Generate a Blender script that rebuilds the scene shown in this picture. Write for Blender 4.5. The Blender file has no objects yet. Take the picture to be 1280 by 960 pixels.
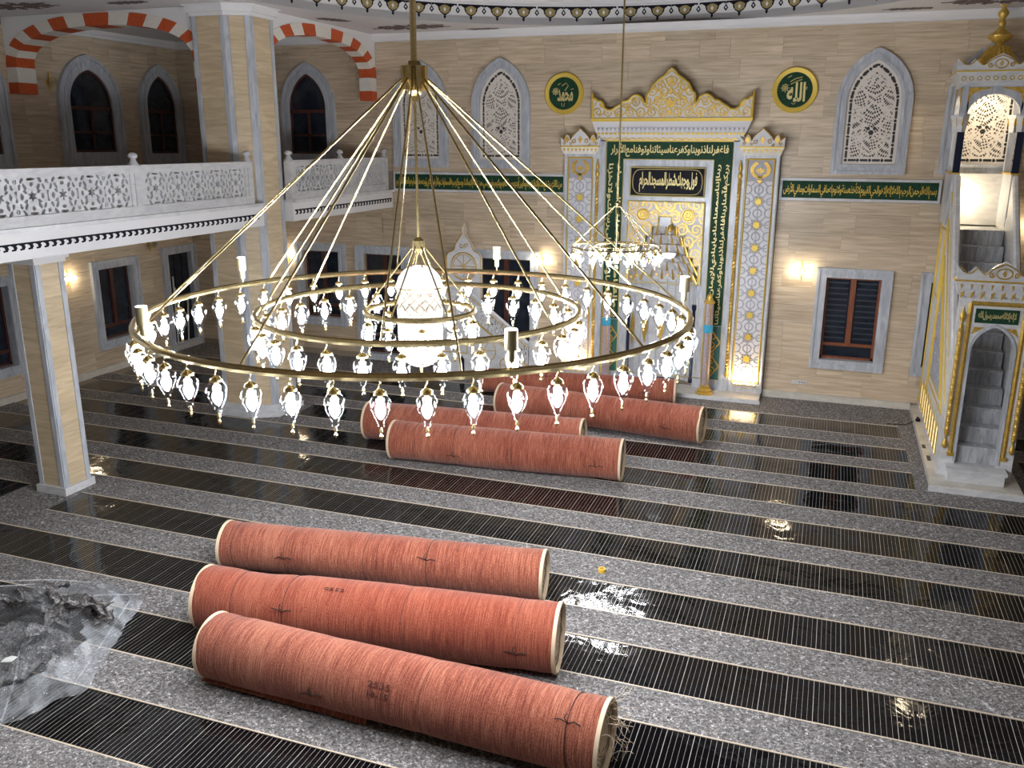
import bpy, math, random
import numpy as np
from mathutils import Vector, Matrix
random.seed(7)
sc = bpy.context.scene
COL = sc.collection
PI = math.pi

# ------------------------------------------------------------------ camera, world, exposure
cam_d = bpy.data.cameras.new('camera'); cam = bpy.data.objects.new('camera', cam_d); COL.objects.link(cam)
FPX = 1098.77
cam_d.sensor_fit = 'HORIZONTAL'; cam_d.sensor_width = 36.0; cam_d.lens = FPX / 1280 * 36.0
cam_d.clip_end = 200
RX = Vector((0.94057, 0.33958, 0.00340)); RD = Vector((0.09330, -0.24886, -0.96404)); FW = Vector((-0.32652, 0.90708, -0.26575))
FW.normalize(); RX = (RX - FW * RX.dot(FW)).normalized(); UP = RX.cross(FW)
cam.matrix_world = Matrix(((RX.x, UP.x, -FW.x, 0), (RX.y, UP.y, -FW.y, 0), (RX.z, UP.z, -FW.z, 5.5), (0, 0, 0, 1)))
sc.camera = cam
w = bpy.data.worlds.new('world'); sc.world = w; w.use_nodes = True
w.node_tree.nodes['Background'].inputs[0].default_value = (0.75, 0.85, 1, 1)
w.node_tree.nodes['Background'].inputs[1].default_value = 0.05
sc.view_settings.view_transform = 'Standard'; sc.view_settings.look = 'None'
sc.view_settings.gamma = 1; sc.view_settings.use_curve_mapping = False
sc.view_settings.exposure = 0.0
BULB = 430.0        # emission strength of chandelier bulbs
SCONCE = 130.0
UPLIGHT_W = 110.0   # spot lamps on the chandelier ring, watts
WARM = (1.0, 0.72, 0.38); COOL = (0.95, 0.965, 1.0)

# ------------------------------------------------------------------ materials
def new_mat(name):
    m = bpy.data.materials.new(name); m.use_nodes = True
    nt = m.node_tree; b = nt.nodes['Principled BSDF']
    return m, nt, b
def N(nt, t, **kw):
    n = nt.nodes.new(t)
    for k, v in kw.items():
        if k.startswith('i_'): n.inputs[k[2:].replace('_', ' ')].default_value = v
        else: setattr(n, k, v)
    return n
def L(nt, a, b): nt.links.new(a, b)
def ramp(nt, stops):
    r = nt.nodes.new('ShaderNodeValToRGB'); e = r.color_ramp.elements
    while len(e) < len(stops): e.new(0.5)
    for k, (p, c) in enumerate(stops): e[k].position = p; e[k].color = (*c, 1)
    return r
def plain(name, col, rough=0.5, metal=0.0, spec=0.5):
    m, nt, b = new_mat(name)
    b.inputs['Base Color'].default_value = (*col, 1); b.inputs['Roughness'].default_value = rough
    b.inputs['Metallic'].default_value = metal; b.inputs['Specular IOR Level'].default_value = spec
    return m
def noisy(name, c0, c1, scale=(4, 4, 4), detail=5, rough=0.5, metal=0.0, bump=0.0, tint=0.0, nscale=1.0, lo=0.3, hi=0.7, dist=0.0, coord='pos'):
    m, nt, b = new_mat(name)
    if coord == 'pos': src = N(nt, 'ShaderNodeNewGeometry').outputs['Position']
    else: src = N(nt, 'ShaderNodeTexCoord').outputs['Object']
    mp = N(nt, 'ShaderNodeMapping'); mp.inputs['Scale'].default_value = scale; L(nt, src, mp.inputs[0])
    oi = N(nt, 'ShaderNodeObjectInfo')
    if tint:
        cm = N(nt, 'ShaderNodeMath', operation='MULTIPLY'); L(nt, oi.outputs['Random'], cm.inputs[0]); cm.inputs[1].default_value = 37.0
        cx = N(nt, 'ShaderNodeCombineXYZ'); L(nt, cm.outputs[0], cx.inputs[0]); L(nt, cm.outputs[0], cx.inputs[2])
        L(nt, cx.outputs[0], mp.inputs['Location'])
    nz = N(nt, 'ShaderNodeTexNoise'); nz.inputs['Scale'].default_value = nscale; nz.inputs['Detail'].default_value = detail
    nz.inputs['Distortion'].default_value = dist
    L(nt, mp.outputs[0], nz.inputs['Vector'])
    r = ramp(nt, [(lo, c0), (hi, c1)]); L(nt, nz.outputs[0], r.inputs[0])
    out = r.outputs[0]
    if tint:
        hs = N(nt, 'ShaderNodeHueSaturation'); mr = N(nt, 'ShaderNodeMapRange')
        mr.inputs['To Min'].default_value = 1 - tint; mr.inputs['To Max'].default_value = 1 + tint
        L(nt, oi.outputs['Random'], mr.inputs[0]); L(nt, mr.outputs[0], hs.inputs['Value']); L(nt, out, hs.inputs['Color']); out = hs.outputs[0]
    L(nt, out, b.inputs['Base Color'])
    b.inputs['Roughness'].default_value = rough; b.inputs['Metallic'].default_value = metal
    if bump:
        bp = N(nt, 'ShaderNodeBump'); bp.inputs['Strength'].default_value = bump; bp.inputs['Distance'].default_value = 0.01
        L(nt, nz.outputs[0], bp.inputs['Height']); L(nt, bp.outputs[0], b.inputs['Normal'])
    return m
def emit(name, col, s):
    m, nt, b = new_mat(name)
    b.inputs['Base Color'].default_value = (*col, 1); b.inputs['Emission Color'].default_value = (*col, 1); b.inputs['Emission Strength'].default_value = s
    return m
M = {}
M['trav'] = noisy('travertine', (0.41, 0.31, 0.205), (0.66, 0.54, 0.40), scale=(0.9, 0.9, 14), detail=6, rough=0.33, tint=0.10, nscale=1.5, lo=0.28, hi=0.72, dist=0.35)
M['trav_side'] = noisy('travertine_side', (0.44, 0.34, 0.21), (0.66, 0.53, 0.36), scale=(1.0, 1.0, 8), detail=6, rough=0.35, tint=0.08, nscale=1.5, lo=0.28, hi=0.72, dist=0.8)
M['wallcore'] = plain('wall_core', (0.30, 0.24, 0.17), 0.7)
M['marble'] = noisy('grey_marble', (0.34, 0.36, 0.40), (0.54, 0.56, 0.60), scale=(6, 6, 1.2), detail=6, rough=0.28, nscale=1.6, dist=1.2)
M['marbleg'] = noisy('rail_marble', (0.44, 0.44, 0.46), (0.58, 0.58, 0.58), scale=(2, 2, 5), detail=6, rough=0.4, nscale=1.5, dist=1.5)
M['marblew'] = noisy('white_marble', (0.50, 0.50, 0.52), (0.66, 0.66, 0.66), scale=(2, 2, 5), detail=6, rough=0.3, nscale=1.5, dist=1.5)
M['marbleb'] = noisy('cream_marble', (0.48, 0.45, 0.40), (0.64, 0.60, 0.53), scale=(2, 2, 5), detail=6, rough=0.28, nscale=1.5, dist=1.0)
M['step'] = noisy('step_marble', (0.24, 0.25, 0.27), (0.55, 0.56, 0.58), scale=(9, 9, 1.5), detail=7, rough=0.3, nscale=1.4, dist=1.0)
M['plaster'] = plain('plaster', (0.70, 0.69, 0.69), 0.6)
M['ceil'] = plain('ceiling_paint', (0.62, 0.60, 0.60), 0.7)
M['dome'] = noisy('dome_painting', (0.05, 0.04, 0.035), (0.20, 0.15, 0.10), rough=0.8, nscale=0.8)
M['lattice'] = plain('lattice_white', (0.70, 0.64, 0.57), 0.5)
M['dark'] = plain('dark_backing', (0.03, 0.028, 0.027), 0.5)
M['relief'] = plain('relief_white', (0.60, 0.59, 0.61), 0.45)
M['relback'] = plain('relief_ground', (0.34, 0.34, 0.40), 0.5)
M['gold'] = noisy('gilding', (0.50, 0.31, 0.05), (0.74, 0.50, 0.12), rough=0.42, metal=0.55, nscale=6)
M['goldp'] = plain('gold_paint', (0.66, 0.46, 0.07), 0.42, 0.25)
M['goldd'] = plain('dull_gold_paint', (0.30, 0.23, 0.09), 0.6)
M['brassd'] = plain('dark_filigree', (0.10, 0.08, 0.05), 0.5, 0.3)
M['medal'] = plain('brown_stencil', (0.14, 0.10, 0.09), 0.7)
M['goldl'] = plain('pale_gold', (0.66, 0.55, 0.24), 0.42, 0.3)
M['brass'] = noisy('brushed_brass', (0.60, 0.47, 0.22), (0.78, 0.65, 0.36), rough=0.25, metal=1.0, nscale=9)
M['spotm'] = plain('satin_brass_lamp', (0.42, 0.36, 0.22), 0.5, 0.6)
M['chrome'] = plain('dull_nickel', (0.55, 0.52, 0.44), 0.3, 1.0)
M['green'] = noisy('green_panel', (0.008, 0.035, 0.018), (0.015, 0.06, 0.03), rough=0.6, nscale=5)
M['green'].node_tree.nodes['Principled BSDF'].inputs['Specular IOR Level'].default_value = 0.15
M['teal'] = plain('teal_panel', (0.03, 0.12, 0.10), 0.4)
M['black'] = plain('black_panel', (0.006, 0.006, 0.012), 0.6, 0, 0.15)
M['navy'] = plain('navy_column', (0.012, 0.018, 0.04), 0.15)
M['orange'] = noisy('orange_voussoir', (0.42, 0.062, 0.014), (0.56, 0.10, 0.024), rough=0.6, nscale=5)
M['cream'] = noisy('cream_voussoir', (0.66, 0.62, 0.54), (0.76, 0.72, 0.66), rough=0.6, nscale=5)
M['wood'] = noisy('red_brown_wood', (0.15, 0.042, 0.018), (0.26, 0.078, 0.028), scale=(12, 12, 1.5), rough=0.35, nscale=2)
M['woodd'] = noisy('dark_wood', (0.045, 0.012, 0.01), (0.09, 0.03, 0.02), scale=(12, 12, 1.5), rough=0.35, nscale=2)
M['night'] = noisy('night_pane', (0.006, 0.010, 0.018), (0.022, 0.028, 0.040), rough=0.06, nscale=0.8)
M['pane_grey'] = plain('grey_strip', (0.030, 0.038, 0.050), 0.3)
M['blue'] = plain('turquoise_band', (0.05, 0.35, 0.55), 0.3)
M['stonecol'] = noisy('gem_column', (0.16, 0.10, 0.11), (0.62, 0.55, 0.60), rough=0.15, nscale=26, detail=2)
M['string'] = plain('dark_string', (0.03, 0.015, 0.012), 0.8)
M['rimc'] = plain('carpet_edge', (0.66, 0.52, 0.36), 0.8)
M['ink'] = plain('marker_ink', (0.07, 0.02, 0.016), 0.8)
M['tape'] = plain('yellow_tape', (0.75, 0.45, 0.04), 0.5)
M['paper'] = plain('paper_scrap', (0.75, 0.74, 0.68), 0.6)
M['copper'] = plain('film_edge', (0.60, 0.50, 0.38), 0.35)
M['shade_lit'] = emit('lit_shade', (0.95, 0.96, 1.0), 1.6); M['shade_lit'].node_tree.nodes['Principled BSDF'].inputs['Base Color'].default_value = (.12, .12, .12, 1)
M['bulb'] = emit('bulb_cool', COOL, BULB)
M['bulbw'] = emit('bulb_warm', (1.0, 0.85, 0.6), SCONCE)
M['uplens'] = emit('spot_lens', (1.0, 0.97, 0.9), 14.0)
M['warmtube'] = emit('warm_tube', WARM, 60.0)
# thin clear glass
def thin_glass(name, tintc, gl, rough=0.02):
    m, nt, b = new_mat(name); nt.nodes.remove(b)
    t = N(nt, 'ShaderNodeBsdfTransparent'); t.inputs[0].default_value = (*tintc, 1)
    g = N(nt, 'ShaderNodeBsdfGlossy'); g.inputs['Roughness'].default_value = rough
    lw = N(nt, 'ShaderNodeLayerWeight'); lw.inputs[0].default_value = gl
    mx = N(nt, 'ShaderNodeMixShader'); L(nt, lw.outputs['Facing'], mx.inputs[0]); L(nt, t.outputs[0], mx.inputs[1]); L(nt, g.outputs[0], mx.inputs[2])
    L(nt, mx.outputs[0], nt.nodes['Material Output'].inputs[0])
    return m
M['glass'] = thin_glass('drop_glass', (0.93, 0.95, 0.97), 0.13, 0.05)
M['clear'] = thin_glass('clear_pane', (0.95, 0.96, 0.97), 0.12)
# crumpled clear polythene
def polythene():
    m, nt, b = new_mat('polythene'); nt.nodes.remove(b)
    t = N(nt, 'ShaderNodeBsdfTransparent'); t.inputs[0].default_value = (0.93, 0.94, 0.95, 1)
    g = N(nt, 'ShaderNodeBsdfGlossy'); g.inputs['Roughness'].default_value = 0.12
    d = N(nt, 'ShaderNodeBsdfDiffuse'); d.inputs[0].default_value = (0.75, 0.77, 0.8, 1)
    tr = N(nt, 'ShaderNodeNewGeometry'); nz = N(nt, 'ShaderNodeTexNoise'); nz.inputs['Scale'].default_value = 7; nz.inputs['Detail'].default_value = 4; nz.inputs['Distortion'].default_value = 2.5
    L(nt, tr.outputs['Position'], nz.inputs['Vector'])
    bp = N(nt, 'ShaderNodeBump'); bp.inputs['Strength'].default_value = 1.0; bp.inputs['Distance'].default_value = 0.03; L(nt, nz.outputs[0], bp.inputs['Height'])
    L(nt, bp.outputs[0], g.inputs['Normal']); L(nt, bp.outputs[0], d.inputs['Normal'])
    m1 = N(nt, 'ShaderNodeMixShader'); m1.inputs[0].default_value = 0.5; L(nt, g.outputs[0], m1.inputs[1]); L(nt, d.outputs[0], m1.inputs[2])
    lw = N(nt, 'ShaderNodeLayerWeight'); lw.inputs[0].default_value = 0.12; L(nt, bp.outputs[0], lw.inputs['Normal'])
    mr = N(nt, 'ShaderNodeMapRange'); mr.inputs['To Min'].default_value = 0.03; mr.inputs['To Max'].default_value = 0.42; L(nt, lw.outputs['Facing'], mr.inputs[0])
    m2 = N(nt, 'ShaderNodeMixShader'); L(nt, mr.outputs[0], m2.inputs[0]); L(nt, t.outputs[0], m2.inputs[1]); L(nt, m1.outputs[0], m2.inputs[2])
    L(nt, m2.outputs[0], nt.nodes['Material Output'].inputs[0])
    return m
M['poly'] = polythene()
# speckled recycled felt
def felt(name, k=1.0):
    m, nt, b = new_mat(name)
    g = N(nt, 'ShaderNodeNewGeometry')
    n1 = N(nt, 'ShaderNodeTexNoise'); n1.inputs['Scale'].default_value = 30; n1.inputs['Detail'].default_value = 4; n1.inputs['Roughness'].default_value = 0.8; n1.inputs['Distortion'].default_value = 0.8
    L(nt, g.outputs['Position'], n1.inputs['Vector'])
    r = ramp(nt, [(0.33, (0.014 * k, 0.013 * k, 0.013 * k)), (0.46, (0.135 * k, 0.127 * k, 0.125 * k)), (0.57, (0.26 * k, 0.246 * k, 0.242 * k)), (0.67, (0.80 * k, 0.77 * k, 0.76 * k))]); L(nt, n1.outputs[0], r.inputs[0])
    n2 = N(nt, 'ShaderNodeTexNoise'); n2.inputs['Scale'].default_value = 1.3; L(nt, g.outputs['Position'], n2.inputs['Vector'])
    mr = N(nt, 'ShaderNodeMapRange'); mr.inputs['To Min'].default_value = 0.75; mr.inputs['To Max'].default_value = 1.2; L(nt, n2.outputs[0], mr.inputs[0])
    hs = N(nt, 'ShaderNodeHueSaturation'); L(nt, mr.outputs[0], hs.inputs['Value']); L(nt, r.outputs[0], hs.inputs['Color']); L(nt, hs.outputs[0], b.inputs['Base Color'])
    b.inputs['Roughness'].default_value = 0.9; b.inputs['Specular IOR Level'].default_value = 0.15
    bp = N(nt, 'ShaderNodeBump'); bp.inputs['Strength'].default_value = 0.5; bp.inputs['Distance'].default_value = 0.006; L(nt, n1.outputs[0], bp.inputs['Height']); L(nt, bp.outputs[0], b.inputs['Normal'])
    return m
M['felt'] = felt('grey_felt'); M['felt2'] = felt('dark_felt', 0.72)
# black heating film: printed cross bars, glossy wavy laminate
def film():
    m, nt, b = new_mat('heating_film')
    g = N(nt, 'ShaderNodeNewGeometry'); sx = N(nt, 'ShaderNodeSeparateXYZ'); L(nt, g.outputs['Position'], sx.inputs[0])
    def line(period, half, off):
        a = N(nt, 'ShaderNodeMath', operation='ADD'); a.inputs[1].default_value = 100 * period + off; L(nt, sx.outputs[0], a.inputs[0])
        d = N(nt, 'ShaderNodeMath', operation='DIVIDE'); d.inputs[1].default_value = period; L(nt, a.outputs[0], d.inputs[0])
        f = N(nt, 'ShaderNodeMath', operation='FRACT'); L(nt, d.outputs[0], f.inputs[0])
        c = N(nt, 'ShaderNodeMath', operation='LESS_THAN'); c.inputs[1].default_value = half * 2 / period; L(nt, f.outputs[0], c.inputs[0])
        return c
    a = line(0.0526, 0.0014, 0.0); c = line(0.263, 0.0030, 0.0016)
    mx = N(nt, 'ShaderNodeMath', operation='MAXIMUM'); L(nt, a.outputs[0], mx.inputs[0]); L(nt, c.outputs[0], mx.inputs[1])
    mix = N(nt, 'ShaderNodeMix', data_type='RGBA'); L(nt, mx.outputs[0], mix.inputs[0])
    mix.inputs[6].default_value = (0.003, 0.003, 0.004, 1); mix.inputs[7].default_value = (0.40, 0.38, 0.34, 1)
    L(nt, mix.outputs[2], b.inputs['Base Color'])
    b.inputs['Roughness'].default_value = 0.07; b.inputs['IOR'].default_value = 1.42; b.inputs['Specular IOR Level'].default_value = 0.4
    n1 = N(nt, 'ShaderNodeTexNoise'); n1.inputs['Scale'].default_value = 2.6; n1.inputs['Detail'].default_value = 3; n1.inputs['Distortion'].default_value = 1.2
    L(nt, g.outputs['Position'], n1.inputs['Vector'])
    bp = N(nt, 'ShaderNodeBump'); bp.inputs['Strength'].default_value = 0.55; bp.inputs['Distance'].default_value = 0.012; L(nt, n1.outputs[0], bp.inputs['Height']); L(nt, bp.outputs[0], b.inputs['Normal'])
    return m
M['film'] = film()
# woven carpet back: fine ribs around the roll
def carpet(name, c0, c1, c2):
    m, nt, b = new_mat(name)
    tc = N(nt, 'ShaderNodeTexCoord')
    mp = N(nt, 'ShaderNodeMapping'); mp.inputs['Scale'].default_value = (120, 3.5, 3.5); L(nt, tc.outputs['Object'], mp.inputs[0])
    n1 = N(nt, 'ShaderNodeTexNoise'); n1.inputs['Scale'].default_value = 1.0; n1.inputs['Detail'].default_value = 4; n1.inputs['Roughness'].default_value = 0.7; L(nt, mp.outputs[0], n1.inputs['Vector'])
    n2 = N(nt, 'ShaderNodeTexNoise'); n2.inputs['Scale'].default_value = 90; n2.inputs['Detail'].default_value = 2; L(nt, tc.outputs['Object'], n2.inputs['Vector'])
    mp3 = N(nt, 'ShaderNodeMapping'); mp3.inputs['Scale'].default_value = (2.2, 0.5, 0.5); L(nt, tc.outputs['Object'], mp3.inputs[0])
    n3 = N(nt, 'ShaderNodeTexNoise'); n3.inputs['Scale'].default_value = 1; L(nt, mp3.outputs[0], n3.inputs['Vector'])
    ad = N(nt, 'ShaderNodeMath', operation='MULTIPLY_ADD'); L(nt, n2.outputs[0], ad.inputs[0]); ad.inputs[1].default_value = 0.45; L(nt, n1.outputs[0], ad.inputs[2])
    ad2 = N(nt, 'ShaderNodeMath', operation='MULTIPLY_ADD'); L(nt, n3.outputs[0], ad2.inputs[0]); ad2.inputs[1].default_value = 0.3; L(nt, ad.outputs[0], ad2.inputs[2])
    r = ramp(nt, [(0.66, c0), (0.86, c1), (1.1, c2)]); L(nt, ad2.outputs[0], r.inputs[0])
    r.color_ramp.elements[2].position = 1.0
    L(nt, r.outputs[0], b.inputs['Base Color']); b.inputs['Roughness'].default_value = 0.95; b.inputs['Specular IOR Level'].default_value = 0.1
    b.inputs['Sheen Weight'].default_value = 0.2
    bp = N(nt, 'ShaderNodeBump'); bp.inputs['Strength'].default_value = 0.5; bp.inputs['Distance'].default_value = 0.01; L(nt, ad.outputs[0], bp.inputs['Height']); L(nt, bp.outputs[0], b.inputs['Normal'])
    return m
M['carpet'] = carpet('carpet_back', (0.11, 0.024, 0.015), (0.245, 0.068, 0.041), (0.40, 0.155, 0.095))
M['carpet2'] = carpet('carpet_back_orange', (0.14, 0.026, 0.015), (0.245, 0.058, 0.032), (0.34, 0.11, 0.065))
M['spiral'] = noisy('rolled_layers', (0.05, 0.035, 0.025), (0.45, 0.36, 0.24), rough=0.9, nscale=30, bump=0.5)

# ------------------------------------------------------------------ mesh helpers
class B:
    def __init__(s): s.v = []; s.f = []
    def add(s, v, f):
        n = len(s.v); s.v += [tuple(p) for p in v]; s.f += [tuple(i + n for i in q) for q in f]; return s
    def box(s, x0, x1, y0, y1, z0, z1):
        return s.add([(x0, y0, z0), (x1, y0, z0), (x1, y1, z0), (x0, y1, z0), (x0, y0, z1), (x1, y0, z1), (x1, y1, z1), (x0, y1, z1)],
                     [(0, 3, 2, 1), (4, 5, 6, 7), (0, 1, 5, 4), (1, 2, 6, 5), (2, 3, 7, 6), (3, 0, 4, 7)])
    def prism(s, poly, y0, y1):      # polygon in x,z extruded along y (y0 = front)
        n = len(poly); v = [(x, y0, z) for x, z in poly] + [(x, y1, z) for x, z in poly]
        return s.add(v, [tuple(range(n)), tuple(range(2 * n - 1, n - 1, -1))] + [(i, i + n, (i + 1) % n + n, (i + 1) % n) for i in range(n)])
    def prismz(s, poly, z0, z1):     # polygon in x,y extruded along z
        n = len(poly); v = [(x, y, z0) for x, y in poly] + [(x, y, z1) for x, y in poly]
        return s.add(v, [tuple(range(n - 1, -1, -1)), tuple(range(n, 2 * n))] + [(i, (i + 1) % n, (i + 1) % n + n, i + n) for i in range(n)])
    def band(s, outer, inner, y0, y1, closed=True):   # strip between two equal-length outlines
        n = len(outer); v = [(x, y0, z) for x, z in outer] + [(x, y0, z) for x, z in inner] + [(x, y1, z) for x, z in outer] + [(x, y1, z) for x, z in inner]
        f = []
        for i in range(n if closed else n - 1):
            j = (i + 1) % n
            f += [(i, j, j + n, i + n), (i + 2 * n, i + 3 * n, j + 3 * n, j + 2 * n), (i, i + 2 * n, j + 2 * n, j), (i + n, j + n, j + 3 * n, i + 3 * n)]
        if not closed: f += [(0, n, 3 * n, 2 * n), (n - 1, 3 * n - 1, 4 * n - 1, 2 * n - 1)]
        return s.add(v, f)
    def tube(s, pts, r, n=8, cap=True, closed=False):
        P = [Vector(p) for p in pts]; m = len(P); rs = r if isinstance(r, (list, tuple)) else [r] * m
        v = []; ref = None
        for i in range(m):
            a = P[(i - 1) % m] if (closed or i > 0) else P[i]; c = P[(i + 1) % m] if (closed or i < m - 1) else P[i]
            t = (c - a).normalized()
            if ref is None:
                ref = t.cross(Vector((0, 0, 1)));
                if ref.length < 1e-3: ref = t.cross(Vector((0, 1, 0)))
            ref = (ref - t * ref.dot(t)).normalized(); q = t.cross(ref)
            for k in range(n):
                an = 2 * PI * k / n; v.append(P[i] + (ref * math.cos(an) + q * math.sin(an)) * rs[i])
        f = []
        for i in range(m if closed else m - 1):
            for k in range(n):
                a = i * n + k; b = i * n + (k + 1) % n; c = ((i + 1) % m) * n + (k + 1) % n; d = ((i + 1) % m) * n + k
                f.append((a, b, c, d))
        if cap and not closed: f += [tuple(range(n - 1, -1, -1)), tuple(range((m - 1) * n, m * n))]
        return s.add(v, f)
    def lathe(s, prof, n=16, c=(0, 0, 0), axis='z'):
        v = []; f = []
        for r, h in prof:
            for k in range(n):
                a = 2 * PI * k / n; p = (r * math.cos(a), r * math.sin(a), h)
                if axis == 'x': p = (h, r * math.cos(a), r * math.sin(a))
                if axis == 'y': p = (r * math.cos(a), h, r * math.sin(a))
                v.append((p[0] + c[0], p[1] + c[1], p[2] + c[2]))
        m = len(prof)
        for i in range(m - 1):
            for k in range(n): f.append((i * n + k, i * n + (k + 1) % n, (i + 1) * n + (k + 1) % n, (i + 1) * n + k))
        f += [tuple(range(n - 1, -1, -1)), tuple(range((m - 1) * n, m * n))]
        return s.add(v, f)
    def mesh(s, name, mat, smooth=False, bevel=False):
        me = bpy.data.meshes.new(name); me.from_pydata(s.v, [], s.f); me.materials.append(M[mat] if isinstance(mat, str) else mat)
        if smooth: me.polygons.foreach_set('use_smooth', [True] * len(me.polygons)); me.set_sharp_from_angle(angle=0.7)
        me.update(); return me
    def build(s, name, mat, parent=None, smooth=False, loc=(0, 0, 0), rot=0):
        return link(name, s.mesh(name, mat, smooth), parent, loc, rot)
def link(name, me, parent=None, loc=(0, 0, 0), rot=0):
    o = bpy.data.objects.new(name, me); COL.objects.link(o); o.location = loc
    o.rotation_euler = (0, 0, rot) if not isinstance(rot, (tuple, list)) else rot
    if parent: o.parent = parent
    return o
def tag(o, label, cat, group=None, kind=None):
    o['label'] = label; o['category'] = cat
    if group: o['group'] = group
    if kind: o['kind'] = kind
    return o
def thing(name, label, cat, loc=(0, 0, 0), rot=0, group=None):
    return tag(link(name, None, None, loc, rot), label, cat, group)
def struct(o): o['kind'] = 'structure'; return o
def root_struct(name, loc=(0, 0, 0), rot=0): return struct(link(name, None, None, loc, rot))
def copy_tree(o, parent=None):
    c = o.copy(); COL.objects.link(c); c.parent = parent
    for ch in list(kids.get(o.name, [])): copy_tree(ch, c)
    return c
kids = {}
def remember(root):
    kids[root.name] = list(root.children)
    for c in root.children: remember(c)
def interp(pts, n):
    P = np.array(pts, float); d = np.r_[0, np.cumsum(np.hypot(*np.diff(P, axis=0).T))]
    t = np.linspace(0, d[-1], n); return [(float(a), float(b)) for a, b in zip(np.interp(t, d, P[:, 0]), np.interp(t, d, P[:, 1]))]
def lancet(a, z0, zs, zt, n=14):      # half width a, sill z0, springing zs, tip zt; list from lower left, up, over, down
    H = zt - zs; c = max((H * H - a * a) / (2 * a), 0.0); R = a + c; am = math.atan2(H, c) if c > 0 else PI / 2
    ky = H / (R * math.sin(am))
    left = [(-(R * math.cos(am * i / n) - c), zs + ky * R * math.sin(am * i / n)) for i in range(n + 1)]
    right = [(-x, z) for x, z in reversed(left[:-1])]
    return [(-a, z0)] + left + right + [(a, z0)]
def pierced(mask, cell, y0, y1, x0=0.0, z0=0.0):   # solid where mask True; real holes elsewhere
    H, W = mask.shape; b = B(); P = np.zeros((H + 2, W + 2), bool); P[1:-1, 1:-1] = mask
    def runs(row):
        d = np.diff(np.r_[0, row.astype(np.int8), 0]); return zip(np.where(d == 1)[0], np.where(d == -1)[0])
    v = b.v; f = b.f
    def q(a, bb, c, d):
        n = len(v); v.extend((a, bb, c, d)); f.append((n, n + 1, n + 2, n + 3))
    for j in range(H):
        za = z0 + j * cell; zb = za + cell
        for s, e in runs(P[j + 1, 1:-1]):
            xa = x0 + s * cell; xb = x0 + e * cell
            q((xa, y0, za), (xb, y0, za), (xb, y0, zb), (xa, y0, zb))
            q((xa, y0, za), (xa, y0, zb), (xa, y1, zb), (xa, y1, za)); q((xb, y0, za), (xb, y1, za), (xb, y1, zb), (xb, y0, zb))
        for s, e in runs(P[j + 1, 1:-1] & ~P[j, 1:-1]): q((x0 + s * cell, y0, za), (x0 + s * cell, y1, za), (x0 + e * cell, y1, za), (x0 + e * cell, y0, za))
        for s, e in runs(P[j + 1, 1:-1] & ~P[j + 2, 1:-1]): q((x0 + s * cell, y0, zb), (x0 + e * cell, y0, zb), (x0 + e * cell, y1, zb), (x0 + s * cell, y1, zb))
    return b
def line_mask(w, h, cell, lines, width, mirror=False):
    W = int(round(w / cell)); H = int(round(h / cell)); X, Z = np.meshgrid((np.arange(W) + .5) * cell, (np.arange(H) + .5) * cell)
    if mirror: X = np.minimum(X, w - X)
    m = np.zeros((H, W), bool)
    for ln in lines:
        wd = width
        if len(ln) == 2 and isinstance(ln[1], float): ln, wd = ln
        for (ax, az), (bx, bz) in zip(ln[:-1], ln[1:]):
            dx, dz = bx - ax, bz - az; LL = dx * dx + dz * dz + 1e-12
            t = np.clip(((X - ax) * dx + (Z - az) * dz) / LL, 0, 1)
            m |= (X - ax - t * dx) ** 2 + (Z - az - t * dz) ** 2 < wd * wd
    return m
def spiral(cx, cz, r, turns=1.6, a0=0.0, s=1, n=22):
    return [(cx + r * (1 - 0.85 * k / n) * math.cos(a0 + s * 2 * PI * turns * k / n), cz + r * (1 - 0.85 * k / n) * math.sin(a0 + s * 2 * PI * turns * k / n)) for k in range(n + 1)]
def vines(w, h, r, jit=0.0):       # scrolling vine pattern filling a w x h field
    out = []; i = 0; z = r
    while z < h + r * .3:
        x = r * (1.0 if i % 2 == 0 else 0.1); j = 0
        while x < w + r:
            sg = 1 if (i + j) % 2 else -1
            out.append(spiral(x, z, r * .95, 1.5, PI / 2 * sg, sg)); out.append([(x, z + r * .95 * sg), (x + r, z + r * .2 * sg), (x + 2 * r, z - r * .95 * sg)])
            x += 2 * r; j += 1
        z += 1.75 * r; i += 1
    return out

# ------------------------------------------------------------------ Arabic lettering (letters joined by hand into presentation forms)
AR = {}
for ch, base, nf in [('ا', 0xFE8D, 2), ('ب', 0xFE8F, 4), ('ة', 0xFE93, 2), ('ت', 0xFE95, 4), ('ث', 0xFE99, 4), ('ج', 0xFE9D, 4), ('ح', 0xFEA1, 4), ('خ', 0xFEA5, 4), ('د', 0xFEA9, 2), ('ذ', 0xFEAB, 2), ('ر', 0xFEAD, 2), ('ز', 0xFEAF, 2), ('س', 0xFEB1, 4), ('ش', 0xFEB5, 4), ('ص', 0xFEB9, 4), ('ض', 0xFEBD, 4), ('ط', 0xFEC1, 4), ('ظ', 0xFEC5, 4), ('ع', 0xFEC9, 4), ('غ', 0xFECD, 4), ('ف', 0xFED1, 4), ('ق', 0xFED5, 4), ('ك', 0xFED9, 4), ('ل', 0xFEDD, 4), ('م', 0xFEE1, 4), ('ن', 0xFEE5, 4), ('ه', 0xFEE9, 4), ('و', 0xFEED, 2), ('ى', 0xFEEF, 2), ('ي', 0xFEF1, 4), ('آ', 0xFE81, 2), ('أ', 0xFE83, 2), ('إ', 0xFE87, 2), ('ئ', 0xFE89, 4), ('ء', 0xFE80, 1)]:
    AR[ch] = (base, nf)
def shape(text):
    return ''.join(shape_word(w_) for w_ in reversed(text.split(' ')))
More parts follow.
